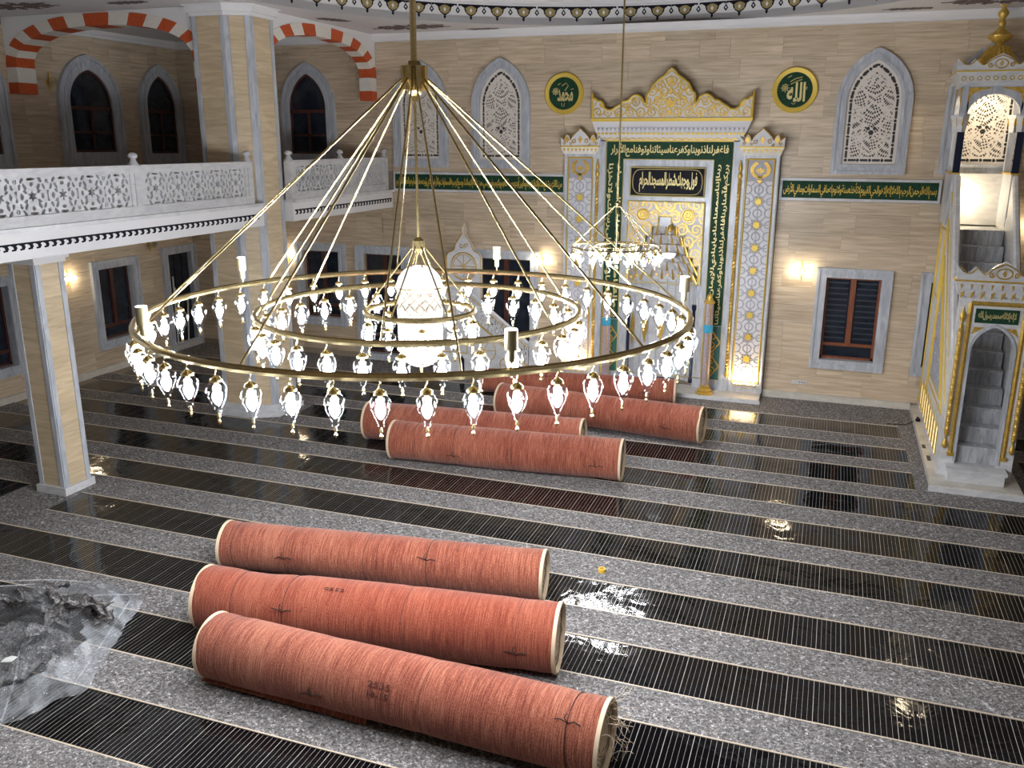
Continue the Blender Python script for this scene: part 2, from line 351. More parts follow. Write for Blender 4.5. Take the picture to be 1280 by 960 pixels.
def shape_word(text):
    out = []; t = text; i = 0; prev = False
    while i < len(t):
        c = t[i]
        if c not in AR: out.append(c); prev = False; i += 1; continue
        if c == 'ل' and i + 1 < len(t) and t[i + 1] in 'اأإآ':
            base = {'ا': 0xFEFB, 'أ': 0xFEF7, 'إ': 0xFEF9, 'آ': 0xFEF5}[t[i + 1]]
            out.append(chr(base + (1 if prev else 0))); prev = False; i += 2; continue
        base, nf = AR[c]; nxt = i + 1 < len(t) and t[i + 1] in AR and AR[t[i + 1]][1] > 1
        if nf == 1: out.append(chr(base)); prev = False
        elif nf == 2: out.append(chr(base + (1 if prev else 0))); prev = False
        else:
            out.append(chr(base + (3 if prev and nxt else 1 if prev else 2 if nxt else 0))); prev = nxt
        i += 1
    return ''.join(reversed(out))
def text_mesh(text, arabic=True, res=2, bold=0.0):
    c = bpy.data.curves.new('lettering', 'FONT'); c.body = shape(text) if arabic else text; c.size = 1; c.resolution_u = res; c.extrude = 0.5; c.offset = bold
    o = bpy.data.objects.new('lettering', c); COL.objects.link(o)
    dg = bpy.context.evaluated_depsgraph_get(); me = bpy.data.meshes.new_from_object(o.evaluated_get(dg))
    bpy.data.objects.remove(o); me.materials.clear(); return me
def fit_text(name, text, w, h, depth, mat, parent, loc=(0, 0, 0), roty=0.0, arabic=True, bold=0.012):
    """lettering stretched to w x h, centred at loc in the parent's x,z plane, standing proud towards -y"""
    me = text_mesh(text, arabic, 2, bold); n = len(me.vertices); co = np.empty(n * 3); me.vertices.foreach_get('co', co); co = co.reshape(n, 3)
    lo = co.min(0); hi = co.max(0); c = (co - (lo + hi) / 2) / np.maximum(hi - lo, 1e-6)
    x = c[:, 0] * w; z = c[:, 1] * h; y = -c[:, 2] * depth
    ca, sa = math.cos(roty), math.sin(roty)
    out = np.stack([x * ca + z * sa, y, -x * sa + z * ca], 1); me.vertices.foreach_set('co', out.ravel()); me.materials.append(M[mat]); me.update()
    return link(name, me, parent, loc)

# ------------------------------------------------------------------ room numbers
XL, XR, YB, YF = -16.45, 9.0, -3.0, 19.83      # left wall, right wall, wall behind the camera, mihrab wall
ZC = 7.93                                      # flat ceiling
def subtract(rects, hole):
    out = []; hx0, hx1, hz0, hz1 = hole
    for x0, x1, z0, z1 in rects:
        if hx1 <= x0 or hx0 >= x1 or hz1 <= z0 or hz0 >= z1: out.append((x0, x1, z0, z1)); continue
        a, b = max(x0, hx0), min(x1, hx1)
        if x0 < a: out.append((x0, a, z0, z1))
        if b < x1: out.append((b, x1, z0, z1))
        if z0 < hz0: out.append((a, b, z0, hz0))
        if hz1 < z1: out.append((a, b, hz1, z1))
    return [r for r in out if r[1] - r[0] > .04 and r[3] - r[2] > .04]
def tiles(parent, u0, u1, z0, z1, holes, mat='trav', row=0.39, wide=1.05, t=0.02, seed=1, cap=300, name='tile'):
    rnd = random.Random(seed); k = 0; z = z0; rest = B(); cnt = 0
    rects = []
    while z < z1 - .05:
        zt = min(z + row, z1); u = u0 - rnd.uniform(0, wide)
        while u < u1:
            wd = wide * rnd.choice([1, 1, .6, 1.25]); a, b = max(u, u0), min(u + wd, u1)
            if b - a > .03: rects.append((a, b, z, zt))
            u += wd
        z = zt
    for h in holes: rects = subtract(rects, h)
    rects.sort(key=lambda r: -(r[1] - r[0]) * (r[3] - r[2]))
    for a, b, c, d in rects:
        g = 0.0015; pr = t + rnd.uniform(0, .0025)
        bb = B() if cnt < cap else rest
        bb.box(a + g, b - g, -pr, 0, c + g, d - g)
        if cnt < cap: bb.build(name, mat, parent)
        cnt += 1
    if cnt > cap: rest.build('small_tiles', mat, parent)['kind'] = 'stuff'
def core(parent, u0, u1, z0, z1, holes, t=0.35, name='wall_core'):
    rects = [(u0, u1, z0, z1)]
    for h in holes: rects = subtract(rects, h)
    b = B()
    for r in rects: b.box(r[0], r[1], 0.0, t, r[2], r[3])
    return b.build(name, 'wallcore', parent)

# ================================================================== SETTING
floor = root_struct('floor')
B().box(XL - .3, XR + .3, YB - .3, YF + .5, -0.2, 0.0).build('screed', 'wallcore', floor)
rows = [(3.85, 4.62), (5.24, 6.02), (6.65, 7.43), (8.0, 8.76), (9.37, 10.1), (10.8, 11.56), (12.12, 12.92), (13.53, 14.32), (14.88, 15.72), (16.22, 16.98), (17.6, 18.43)]
ed = [YB] + [q for r in rows for q in r] + [YF]
for k in range(0, len(ed), 2):
    B().box(XL, XR, ed[k], ed[k + 1], 0.0, 0.012).build('felt_strip', 'felt', floor)
for (y0, y1), x0, x1 in [((9.37, 10.1), -12.1, -11.0), ((14.88, 15.72), -12.3, -10.2), ((14.88, 15.72), 1.68, 3.5), ((16.22, 16.98), 1.66, 3.5), ((17.6, 18.43), 1.6, 3.5)]:
    B().box(x0, x1, y0, y1, 0.0, 0.0115).build('felt_strip', 'felt', floor)

# mihrab wall
wb = root_struct('wall_back', (0, YF, 0))
wh = [(-4.26, -2.71, 0.1, 3.98), (-.04 - .0, 1.08, .94, 2.76), (1.98, 3.1, .94, 2.76), (-8.0, -6.66, 0.1, 2.80), (-11.2 + .05, -10.1, 0.1, 2.76), (-12.93, -11.86, 1.02, 2.77)]
core(wb, XL, XR, 0, ZC, wh)
tiles(wb, -10.6, 3.9, 0.16, 7.78, wh + [(-5.75, -1.14, 0, 5.3), (-10.4, -1.1 - 4.7, 4.32, 4.8), (-1.15, 2.0, 4.32, 4.8), (2.05, 3.1, .1, 5.0), (-4.9, -2.0, 5.3, 6.0)], seed=3)
wg = root_struct('wall_back_gallery', (0, YF, 0))
tiles(wg, XL, -10.6, 0.16, 7.78, wh, seed=5)
struct(B().box(-1.15, 1.9, YF - .09, YF - .02, 0.0, 0.16).build('baseboard_back', 'marbleb'))
# left wall (local x runs along world y)
wl = root_struct('wall_left', (XL, 0, 0), PI / 2)
lh = [(16.32, 17.46, .78, 2.52), (18.72, 19.62, 0.12, 2.62), (12.6, 13.9, .78, 2.52)]
core(wl, YB, YF + .3, 0, ZC, lh)
tiles(wl, 8.6, YF, 0.16, 7.78, lh, mat='trav', seed=8)
struct(B().box(XL + .02, XL + .09, YB, YF, 0.0, 0.16).build('baseboard_left', 'marbleb'))
struct(B().box(XR, XR + .3, YB, YF + .3, 0, 11.2).build('wall_right', 'wallcore'))
struct(B().box(XL - .3, XR, YB - .3, YB, 0, 11.2).build('wall_front', 'wallcore'))

# flat ceiling with the apse opening, drum and high roof
CX, CY, CR = -3.7, 13.3, 6.62
arc = [(CX + CR * math.cos(a), CY + CR * math.sin(a)) for a in np.linspace(0, PI, 49)]
cb = B()
outer = []
for (x, y) in arc:
    a = math.atan2(y - CY, x - CX); c, s = math.cos(a), math.sin(a)
    tx = (XR - CX) / c if c > 1e-6 else (XL - CX) / c if c < -1e-6 else 1e9; ty = (YF + .3 - CY) / s if s > 1e-6 else 1e9
    t = min(tx, ty); outer.append((CX + c * t, CY + s * t))
n = len(arc)
cb.add([(x, y, ZC) for x, y in arc] + [(x, y, ZC) for x, y in outer] + [(x, y, ZC + .15) for x, y in arc] + [(x, y, ZC + .15) for x, y in outer],
       [(i, i + n, i + n + 1, i + 1) for i in range(n - 1)] + [(i + 2 * n, i + 1 + 2 * n, i + n + 1 + 2 * n, i + n + 2 * n) for i in range(n - 1)] + [(i, i + 1, i + 1 + 2 * n, i + 2 * n) for i in range(n - 1)])
cb.box(XL, CX - CR, YB, CY, ZC, ZC + .15); cb.box(CX + CR, XR, YB, CY, ZC, ZC + .15)
ceiling = struct(cb.build('ceiling', 'ceil'))
roof = struct(B().box(XL, XR, YB, YF + .3, 11.2, 11.4).build('ceiling_high', 'dome'))

# drum: white band with painted palmettes, cornice above
drum = root_struct('ceiling_drum')
path = [(CX + CR, YB)] + arc + [(CX - CR, YB)]
def sweep(path, prof, name, mat, parent, smooth=True):     # prof: (inward, z)
    P = [Vector((x, y)) for x, y in path]; b = B(); m = len(P); k = len(prof); v = []
    for i in range(m):
        t = (P[min(i + 1, m - 1)] - P[max(i - 1, 0)]).normalized(); nn = Vector((-t.y, t.x))
        for d, z in prof: v.append((P[i].x + nn.x * d, P[i].y + nn.y * d, z))
    f = [(i * k + j, (i + 1) * k + j, (i + 1) * k + j + 1, i * k + j + 1) for i in range(m - 1) for j in range(k - 1)]
    b.add(v, f); return b.build(name, mat, parent, smooth)
sweep(path, [(-.12, ZC + .15), (0.0, ZC), (0.0, ZC + .40), (-.1, ZC + .42)], 'drum_band', 'plaster', drum)
sweep(path, [(-.02, 8.33), (.04, 8.34), (.04, 8.38), (.12, 8.42), (.16, 8.50), (.16, 8.58), (-.02, 8.62)], 'drum_cornice', 'plaster', drum)
sweep(path, [(-.02, 8.62), (-.02, 11.2)], 'drum_wall', 'dome', drum)
pal_b = [(-.285, .27), (-.285, .22), (-.22, .24), (-.15, .20), (-.13, .13), (-.09, .08), (-.04, .05), (-.015, .03), (-.03, .005), (0, -.04), (.03, .005), (.015, .03), (.04, .05), (.09, .08), (.13, .13), (.15, .20), (.22, .24), (.285, .22), (.285, .27)]
pal_g = [(-.05, .23), (-.12, .19), (-.10, .14), (-.10, .11), (-.05, .08), (0, .06), (.05, .08), (.10, .11), (.10, .14), (.12, .19), (.05, .23), (0, .24)]
me_b = B().prism(pal_b, -.006, 0).mesh('palmette', 'black'); me_g = B().prism(pal_g, -.010, -.004).mesh('palmette_fill', 'goldd')
me_w = B().prism([(0, .10), (.03, .15), (0, .2), (-.03, .15)], -.014, -.008).mesh('palmette_eye', 'plaster')
me_d = B().band([(0, .08), (.05, .14), (0, .22), (-.05, .14)], [(0, .12), (.022, .145), (0, .18), (-.022, .145)], -.006, 0).mesh('diamond_drop', 'black')
M['goldp2'] = M['goldp']
step = .575 / CR; na = int(PI / step)
for i in range(na + 1):
    a = .04 + i * step
    if a > PI - .02: break
    for me, da in ((me_b, 0), (me_g, 0), (me_w, 0), (me_d, step / 2)):
        link(me.name, me, drum, (CX + (CR - .003) * math.cos(a + da), CY + (CR - .003) * math.sin(a + da), ZC + .10), a + da - PI / 2)
# painted ceiling medallions
def medallion(x, y, rx, ry, rot, seed):
    lines = [];
    for k in range(14):
        a = 2 * PI * k / 14
        for s in (.45, .8): lines.append(spiral(rx + rx * s * math.cos(a) * .9, ry + ry * s * math.sin(a) * .9, ry * .23, 1.2, a, 1, 9))
        lines.append([(rx + rx * .2 * math.cos(a), ry + ry * .2 * math.sin(a)), (rx + rx * math.cos(a) * (1.0 if k % 2 else .8), ry + ry * math.sin(a) * (.98 if k % 2 else .8))])
    m = line_mask(rx * 2, ry * 2, .03, lines, .022)
    b = pierced(m, .03, 0, .004, -rx, -ry); b.v = [(p[0], p[2], -p[1]) for p in b.v]
    b.build('painted_medallion', 'medal', ceiling, loc=(x, y, ZC - .006), rot=rot)
medallion(-9.15, 18.75, .95, .42, PI / 4 * -.05, 1); medallion(-10.15, 17.15, .40, .16, PI / 3, 2); medallion(-7.75, 19.55, .40, .12, 0, 3)
medallion(.95, 19.2, .45, .13, 0, 4); medallion(2.4, 18.6, .95, .45, 0, 5); medallion(-12.5, 13.9, .45, .15, 0, 6); medallion(-14.8, 13.6, .9, .4, 0, 7)
# crown mouldings
def crown(pts, name='trim_1'):
    return struct(sweep(pts, [(0, 7.76), (.05, 7.78), (.05, 7.82), (.12, 7.88), (.14, 7.93), (0, 7.935)], name, 'plaster', None))
crown([(XR, YF - .02), (-10.62, YF - .02)], 'trim_1'); crown([(-10.85, YF - .02), (XL, YF - .02)], 'trim_2')
crown([(XL + .02, YF), (XL + .02, 14.85)], 'trim_3'); crown([(XL + .02, 14.45), (XL + .02, YB)], 'trim_4')

# ------------------------------------------------------------------ gallery: slab, beam, balustrade, column, pier, arches
gs = B(); gs.box(XL, -10.85, YB, YF, 4.0, 4.3); gal = struct(gs.build('gallery_floor', 'plaster'))
beam = thing('gallery_beam', 'white gallery edge beam with a black braid pattern along it', 'beam')
bb = B(); bb.box(-10.85, -10.27, YB, 14.46, 3.93, 4.30); bb.box(-10.85, -10.27, 15.46, YF - .03, 3.93, 4.30)
bb.build('beam_body', 'plaster', beam)
b2 = B(); b2.box(-10.85, -10.21, YB, 14.45, 4.30, 4.36); b2.box(-10.85, -10.21, 15.46, YF - .03, 4.30, 4.36); b2.build('beam_cap', 'marblew', beam)
br = [(0, .05), (.13, .05), (.13, .028), (.10, .02), (.115, -.01), (.09, -.045), (.03, -.05), (.02, -.03), (.06, -.02), (.05, .01), (0, .03)]
me_br = B().prism(br, -.005, 0).mesh('braid_link', 'black')
y = 7.6
while y < YF - .12:
    if not (14.25 < y < 15.4): link('braid_link', me_br, beam, (-10.27, y, 4.11), PI / 2)
    y += .132
def star_mask(w, h, cell, P=.50):
    W = round(w / cell); H = round(h / cell); X, Z = np.meshgrid((np.arange(W) + .5) * cell, (np.arange(H) + .5) * cell)
    n = max(1, round(w / P)); P = w / n; u = (X % P) - P / 2; v = Z - h / 2; s = P / .5
    r = np.hypot(u, v) / s; th = np.arctan2(v, u); hole = r < .050 * (1 + .42 * np.cos(6 * th + PI / 2 * 2))
    def blob(cx, cz, ax, az, rot, k=2.0):
        c, sn = math.cos(rot), math.sin(rot); a = ((u - cx * s) * c + (v - cz * s) * sn) / (ax * s); b = (-(u - cx * s) * sn + (v - cz * s) * c) / (az * s)
        return np.abs(a) ** k + np.abs(b) ** k < 1
    for k in range(6):
        a = PI / 6 + k * PI / 3; hole |= blob(.125 * math.cos(a), .125 * math.sin(a), .036, .022, a, 1.4) if abs(math.cos(a)) > .1 else False
        a = k * PI / 3; hole |= blob(.105 * math.cos(a + PI / 6) * 1.0, .0, .001, .001, 0)
    for sx in (-1, 1):
        hole |= blob(sx * .165, 0, .030, .045, 0, 1.3)
        d = np.abs(np.abs(u) - P / 2); hole |= (d < (.009 + .35 * np.abs(v) ** 1.35) * s) & (np.abs(v) < .075 * s)
        for sz in (-1, 1):
            hole |= blob(sx * .11, sz * .125, .023, .044, -sx * sz * .5, 2); hole |= blob(sx * .19, sz * .12, .020, .042, sx * sz * .35, 2)
            hole |= blob(0, sz * .155, .034, .030, 0, 1.5); hole |= blob(sx * .14, sz * .21, .045, .022, -sx * sz * .9, 2); hole |= blob(0, sz * .22, .062, .015, 0, 4)
            hole |= blob(sx * .235, sz * .19, .012, .03, 0, 2)
    hole &= (X > .03) & (X < w - .03)
    return ~hole
def baluster_post(parent, y, h=0.96):
    b = B(); b.box(-.07, .07, -.07, .07, 0, h - .22)
    b.lathe([(.10, h - .22), (.10, h - .20), (.075, h - .17), (.05, h - .13), (.035, h - .10), (.07, h - .075), (.075, h - .05), (.06, h - .02), (.02, h)], 12)
    return b.build('post', 'marbleg', parent, True, (-10.32, y, 4.36))
def balustrade(name, label, y0, y1, posts, spans):
    t = thing(name, label, 'balustrade')
    for y in posts: baluster_post(t, y)
    for a, b_ in spans:
        L_ = b_ - a; m = star_mask(L_ - .16, .50, .0125); pm = pierced(m, .0125, -.03, .03)
        pm.build('lattice_panel', 'marbleg', t, loc=(-10.32, a + .08, 4.51), rot=PI / 2)
        B().box(-10.39, -10.25, a, b_, 4.36, 4.51).build('bottom_rail', 'marbleg', t)
        B().box(-10.39, -10.25, a, b_, 5.01, 5.13).build('top_rail', 'marbleg', t)
        [B().box(-10.37, -10.27, q, q + .08, 4.51, 5.01).build('end_stile', 'marbleg', t) for q in (a, b_ - .08)]
    return t
balustrade('balustrade', 'long white pierced marble balustrade on the gallery left of the tall pier', 0, 0, [8.35, 11.25, 14.12], [(5.5, 8.28), (8.42, 11.18), (11.32, 14.05)])
balustrade('balustrade', 'short white pierced marble balustrade on the gallery between pier and mihrab wall', 0, 0, [15.48, 17.45, 19.5], [(15.55, 17.38), (17.52, 19.43)])

def clad_shaft(parent, plan, z0, z1, mat='trav_side', trim='marble', tw=.075, seed=1, rowh=.62):
    """stone slabs on each side of a shaft plan, grey corner strips between them"""
    b = B(); b.prismz(plan, z0, z1); b.build('shaft_core', 'wallcore', parent)
    rnd = random.Random(seed); m = len(plan)
    for i in range(m):
        p = Vector(plan[i]); q = Vector(plan[(i + 1) % m]); Ln = (q - p).length; ang = math.atan2(q.y - p.y, q.x - p.x)
        if Ln < .25: continue
        z = z0
        while z < z1 - .02:
            zt = min(z + rowh * rnd.choice([1, .8, 1.3]), z1)
            if z1 - zt < .15: zt = z1
            B().box(tw + .004, Ln - tw - .004, -.016 - rnd.uniform(0, .002), 0, z + .0015, zt - .0015).build('slab', mat, parent, loc=(p.x, p.y, 0), rot=ang); z = zt
        e = B(); e.box(-.012, tw, -.028, 0, z0, z1); e.box(Ln - tw, Ln + .012, -.028, 0, z0, z1)
        e.build('corner_strip', trim, parent, loc=(p.x, p.y, 0), rot=ang)
col = thing('column', 'square stone clad column with grey edges standing under the gallery at left', 'column')
cp = [(-11.66, 9.93), (-11.17, 9.93), (-11.17, 10.42), (-11.66, 10.42)]
clad_shaft(col, cp, .14, 3.70, seed=4)
def grow(poly, d):
    cx = sum(p[0] for p in poly) / len(poly); cy = sum(p[1] for p in poly) / len(poly)
    return [(x + math.copysign(d, x - cx), y + math.copysign(d, y - cy)) for x, y in poly]
B().prismz(grow(cp, .06), .012, .14).build('plinth', 'marblew', col)
k = B(); k.prismz(grow(cp, .05), 3.70, 3.76); k.prismz(grow(cp, .09), 3.76, 3.925); k.build('capital', 'plaster', col)
B().box(-11.75, -10.86, 9.85, 10.5, 3.93, 3.998).build('bracket', 'plaster', col)
pier = thing('pier', 'tall chamfered stone pier with grey edge strips rising past the gallery', 'pier')
pp = [(-11.56, 14.5), (-10.87, 14.5), (-10.48, 14.73), (-10.48, 15.42), (-11.56, 15.42)]
clad_shaft(pier, pp, .26, 7.72, seed=9, tw=.085)
pl = B(); pl.prismz([(-11.68, 14.36), (-10.84, 14.36), (-10.36, 14.66), (-10.36, 15.54), (-11.68, 15.54)], .012, .12)
pl.prismz([(-11.63, 14.42), (-10.85, 14.42), (-10.41, 14.69), (-10.41, 15.49), (-11.63, 15.49)], .12, .26); pl.build('plinth', 'marblew', pier)
k = B()
for d, z0, z1 in ((.05, 7.72, 7.78), (.10, 7.78, 7.90), (.14, 7.90, 7.925)):
    k.prismz([(-11.56 - d, 14.5 - d), (-10.87 + d * .4, 14.5 - d), (-10.48 + d, 14.73 - d * .4), (-10.48 + d, 15.42 + d), (-11.56 - d, 15.42 + d)], z0, z1)
k.build('capital', 'plaster', pier)

def striped_arch(label, L_, zs, zt, loc, rot, thick, left_in=0.0, right_in=0.0, n=17):
    """local x 0..L_ along the arch, front face at local y=0, arch between; spandrels of plaster above"""
    t = thing('striped_arch', label, 'arch', loc, rot)
    a = L_ / 2; H = zt - zs
    def curve(aa, hh, k): # flattened three-centre feel
        out = []
        for i in range(k + 1):
            th = PI * (1 - i / k); c, s = math.cos(th), math.sin(th)
            out.append((a + aa * math.copysign(abs(c) ** .86, c), zs + hh * abs(s) ** .80))
        return out
    wdt = .27
    fine = curve(a, H, n * 4); fin2 = curve(a - wdt, H - wdt * .85, n * 4)
    for i in range(-1, n):
        if i < 0: continue
        o = fine[i * 4:i * 4 + 5]; q = fin2[i * 4:i * 4 + 5]
        bb = B(); bb.band(o, q, -.015, thick, closed=False)
        bb.build('voussoir', 'orange' if i % 2 == 0 else 'cream', t)
    # imposts
    for x0 in (0, L_ - wdt):
        B().box(x0, x0 + wdt, -.015, thick, zs - .30, zs - .002).build('voussoir', 'cream' if n % 2 == 0 else 'cream', t)
        B().box(x0, x0 + wdt, -.015, thick, zs - .52, zs - .302).build('voussoir', 'orange', t)
    # spandrel plaster
    poly_o = fine; top = ZC - .005
    v = [(x, 0.0, z) for x, z in poly_o] + [(x, 0.0, top) for x, z in poly_o] + [(x, thick, z) for x, z in poly_o] + [(x, thick, top) for x, z in poly_o]
    m = len(poly_o); f = []
    for i in range(m - 1): f += [(i, i + 1, i + 1 + m, i + m), (i + 2 * m, i + 3 * m, i + 1 + 3 * m, i + 1 + 2 * m)]
    B().add(v, f).build('spandrel', 'plaster', t)
    return t
striped_arch('orange and white striped arch on the gallery left of the pier', 4.98, 6.95, 7.90, (-16.42, 14.62, 0), 0, .45)
striped_arch('orange and white striped arch between the pier and the mihrab wall', 4.58, 6.95, 7.86, (-10.62, 15.22, 0), PI / 2, .30, n=15)

# ------------------------------------------------------------------ windows
def frame_rect(parent, cx, z0, z1, w, fw=.2, name='window_frame', mat='marble'):
    def R(d): return [(cx - w / 2 + d, z0 + d), (cx + w / 2 - d, z0 + d), (cx + w / 2 - d, z1 - d), (cx - w / 2 + d, z1 - d)]
    b = B(); b.band(R(0), R(.06), -.085, 0); b.band(R(.06), R(.13), -.06, 0); b.band(R(.13), R(fw), -.075, .02); b.band(R(fw - .005), R(fw + .005), -.06, .22)
    return b.build(name, mat, parent)
def casement(t, x0, x1, z0, z1, wood='wood', rail=True, fine=True):
    b = B(); f = .055; y0, y1 = .13, .19
    b.box(x0, x1, y0, y1, z0, z0 + f); b.box(x0, x1, y0, y1, z1 - f, z1); b.box(x0, x0 + f, y0, y1, z0, z1); b.box(x1 - f, x1, y0, y1, z0, z1)
    b.build('outer_frame', wood, t)
    zr = z0 + (z1 - z0) * .18 if rail else z0 + f; xm = (x0 + x1) / 2
    if rail: B().box(x0 + f, x1 - f, y0 - .01, y1, zr - .035, zr + .035).build('transom', wood, t)
    B().box(xm - .055, xm + .055, y0 - .02, y1, zr + .03, z1 - f).build('mullion', wood, t)
    g = B();
    B().box(x0 + f, x1 - f, .165, .175, z0 + f, zr).build('pane', 'night', t)
    for a, c in ((x0 + f, xm - .05), (xm + .05, x1 - f)):
        B().box(a, c, .165, .175, zr, z1 - f).build('pane', 'night', t)
    # thin grey strips in front of the panes are added below
def rect_window(k, parent_loc, rot, cx, z0, z1, w, wood='wood', rail=True):
    t = root_struct('window_%d' % k, parent_loc, rot)
    frame_rect(t, cx, z0, z1, w); B().box(cx - w / 2 + .18, cx + w / 2 - .18, .185, .34, z0 + .18, z1 - .18).build('backing', 'dark', t)
    casement(t, cx - w / 2 + .2, cx + w / 2 - .2, z0 + .2, z1 - .2, wood, rail)
    return t
rect_window(1, (0, YF - .02, 0), 0, .53, .76, 2.95, 1.5)
sl1 = bpy.data.objects['window_1']
for k in range(11):
    for a_, c_ in ((.04, .44), (.62, 1.02)): B().box(a_, c_, .158, .164, 1.40 + k * .12, 1.435 + k * .12).build('pane_strip', 'pane_grey', sl1)  # rows of thin grey strips laid across this window's panes
rect_window(2, (0, YF - .02, 0), 0, 2.56, .76, 2.95, 1.5)
rect_window(3, (0, YF - .02, 0), 0, -12.40, .82, 2.97, 1.48, 'woodd')
rect_window(4, (0, YF - .02, 0), 0, -7.33, -.05 + .02, 3.0, 1.74, 'woodd')
rect_window(5, (0, YF - .02, 0), 0, -10.62, -.03, 2.96, 1.5, 'woodd')
rect_window(6, (XL + .02, 0, 0), PI / 2, 16.89, .58, 2.72, 1.54, 'woodd')
d1 = root_struct('door_1', (XL + .02, 0, 0), PI / 2)
frame_rect(d1, 19.17, 0.0, 2.80, 1.3, name='door_frame'); B().box(18.7, 19.65, .1, .3, 0.1, 2.65).build('backing', 'dark', d1)
for i in range(3): B().box(18.75 + i * .29, 19.0 + i * .29, .03, .09, .2, 2.58).build('pane', 'night', d1)
for i, (a, tl) in enumerate(((18.85, .05), (19.05, -.12), (19.25, .16))):
    B().tube([(a, -.02, .05), (a + tl, .0, 2.0 - i * .3)], .022, 6).build('leaning_batten', 'marblew', d1)
rect_window(7, (XL + .02, 0, 0), PI / 2, 13.25, .58, 2.72, 1.54, 'woodd')

def lancet_window(k, loc, rot, cx, z0, zs, zt, a, lattice, fw=.2):
    t = root_struct('window_%d' % k, loc, rot)
    o = lancet(a, z0, zs, zt); i1 = lancet(a - .07, z0 + .07, zs, zt - .08); i2 = lancet(a - .14, z0 + .14, zs, zt - .15); i3 = lancet(a - fw, z0 + fw, zs, zt - fw * 1.1)
    sh = lambda P: [(x + cx, z) for x, z in P]
    b = B(); b.band(sh(o), sh(i1), -.10, 0); b.band(sh(i1), sh(i2), -.075, 0); b.band(sh(i2), sh(i3), -.09, 0)
    b.build('window_frame', 'marble', t)
    if lattice is not None:
        B().prism(sh(i3), -.012, 0).build('dark_backing', 'dark', t)
        link('pierced_screen', lattice, t, (cx, 0, z0 + fw))
    else:
        B().prism(sh(i3), -.008, 0).build('pane', 'night', t)
        i4 = lancet(a - fw - .05, z0 + fw + .05, zs, zt - fw * 1.1 - .06)
        b = B(); b.band(sh(i3), sh(i4), -.045, 0); b.build('outer_frame', 'woodd', t)
        B().box(cx - .03, cx + .03, -.04, -.008, z0 + fw, zs - .1).build('mullion', 'woodd', t)
        B().box(cx - a + fw, cx + a - fw, -.045, -.008, zs - .13, zs - .05).build('transom', 'woodd', t)
        B().box(cx - a + fw, cx + a - fw, -.04, -.008, z0 + fw + .42, z0 + fw + .47).build('transom', 'woodd', t)
    return t
def floral_lattice(a, h, zs, cell=.0115):     # a half width, h total height, zs springing height above the sill
    W = round(2 * a / cell); H = round(h / cell); X, Z = np.meshgrid((np.arange(W) + .5) * cell - a, (np.arange(H) + .5) * cell)
    P = lancet(a, 0, zs, h, 24); px = np.array([p[0] for p in P]); pz = np.array([p[1] for p in P])
    up = pz[1:len(pz) // 2 + 1]; ux = -px[1:len(px) // 2 + 1]
    half = np.where(Z < zs, a, np.interp(Z, up, ux, right=0.0))
    inside = np.abs(X) < half
    def inset(d):
        hh = np.where(Z < zs, a - d, np.interp(Z * (h / (h - d * 1.15)), up * 1.0, ux, right=0.0) - d * .85)
        return (np.abs(X) < hh) & (Z > d)
    bor = inset(.075); bor2 = inset(.048) & ~inset(.112)
    x = np.abs(X)
    # organic holes: two rotated fine grids masked by large leaf shapes
    hole = (np.sin(X * 78 + 5 * np.sin(Z * 8)) * np.sin(Z * 74 + 6 * np.sin(x * 10)) > .12)
    vein = np.zeros_like(hole)
    for (c, z, r, s) in ((0, .42, .22, 1), (.30, .28, .18, -1), (.0, .95, .26, 1), (.33, .75, .2, -1), (.3, 1.25, .19, 1), (0, 1.5, .2, -1), (.18, 1.68, .14, 1), (.15, .62, .12, 1), (.36, 1.0, .12, 1)):
        d = np.hypot(x - c, Z - z); th = np.arctan2(Z - z, x - c); vein |= np.abs(d - r * (1 + .18 * np.cos(3 * th * s))) < .020
    hole &= ~vein; hole |= (np.hypot(x, Z - .62) < .05); hole |= np.hypot(x - .06, Z - .70) < .035
    mask = inside & ~(hole & inset(.15))
    # border: dots and dashes along the outline
    seg = interp(lancet(a - .08, .08, zs, h - .095, 24) + [(-(a - .08), .08)], 400)
    per = np.array(seg); per_l = np.r_[0, np.cumsum(np.hypot(*np.diff(per, axis=0).T))]; tot = per_l[-1]; nrep = int(round(tot / .23))
    for k in range(nrep):
        c = tot * k / nrep; p = (np.interp(c, per_l, per[:, 0]), np.interp(c, per_l, per[:, 1])); mask &= ~(np.hypot(X - p[0], Z - p[1]) < .031)
        for dd in np.linspace(.065, .165, 12):
            q = (c + dd) % tot; p = (np.interp(q, per_l, per[:, 0]), np.interp(q, per_l, per[:, 1])); mask &= ~((np.abs(X - p[0]) < .024) & (np.abs(Z - p[1]) < .024))
    return pierced(mask & inside, cell, -.045, -.013, -a, 0).mesh('pierced_screen', 'lattice')
LAT = floral_lattice(.51, 2.01, 1.22)
for k, cx, z0 in ((8, .545, 4.88), (9, -7.41, 4.90), (10, -9.45, 4.90), (11, 2.56, 4.90)):
    lancet_window(k, (0, YF - .02, 0), 0, cx, z0, z0 + 1.42, z0 + 2.43, .71, LAT)
lancet_window(12, (0, YF - .02, 0), 0, -12.52, 4.95, 6.30, 7.36, .76, None, .24)
lancet_window(13, (XL + .02, 0, 0), PI / 2, 16.72, 4.93, 6.30, 7.38, .93, None, .30)
lancet_window(14, (XL + .02, 0, 0), PI / 2, 19.02, 4.93, 6.30, 7.34, .76, None, .25)
lancet_window(15, (XL + .02, 0, 0), PI / 2, 13.62, 4.93, 6.45, 7.38, .85, None, .28)

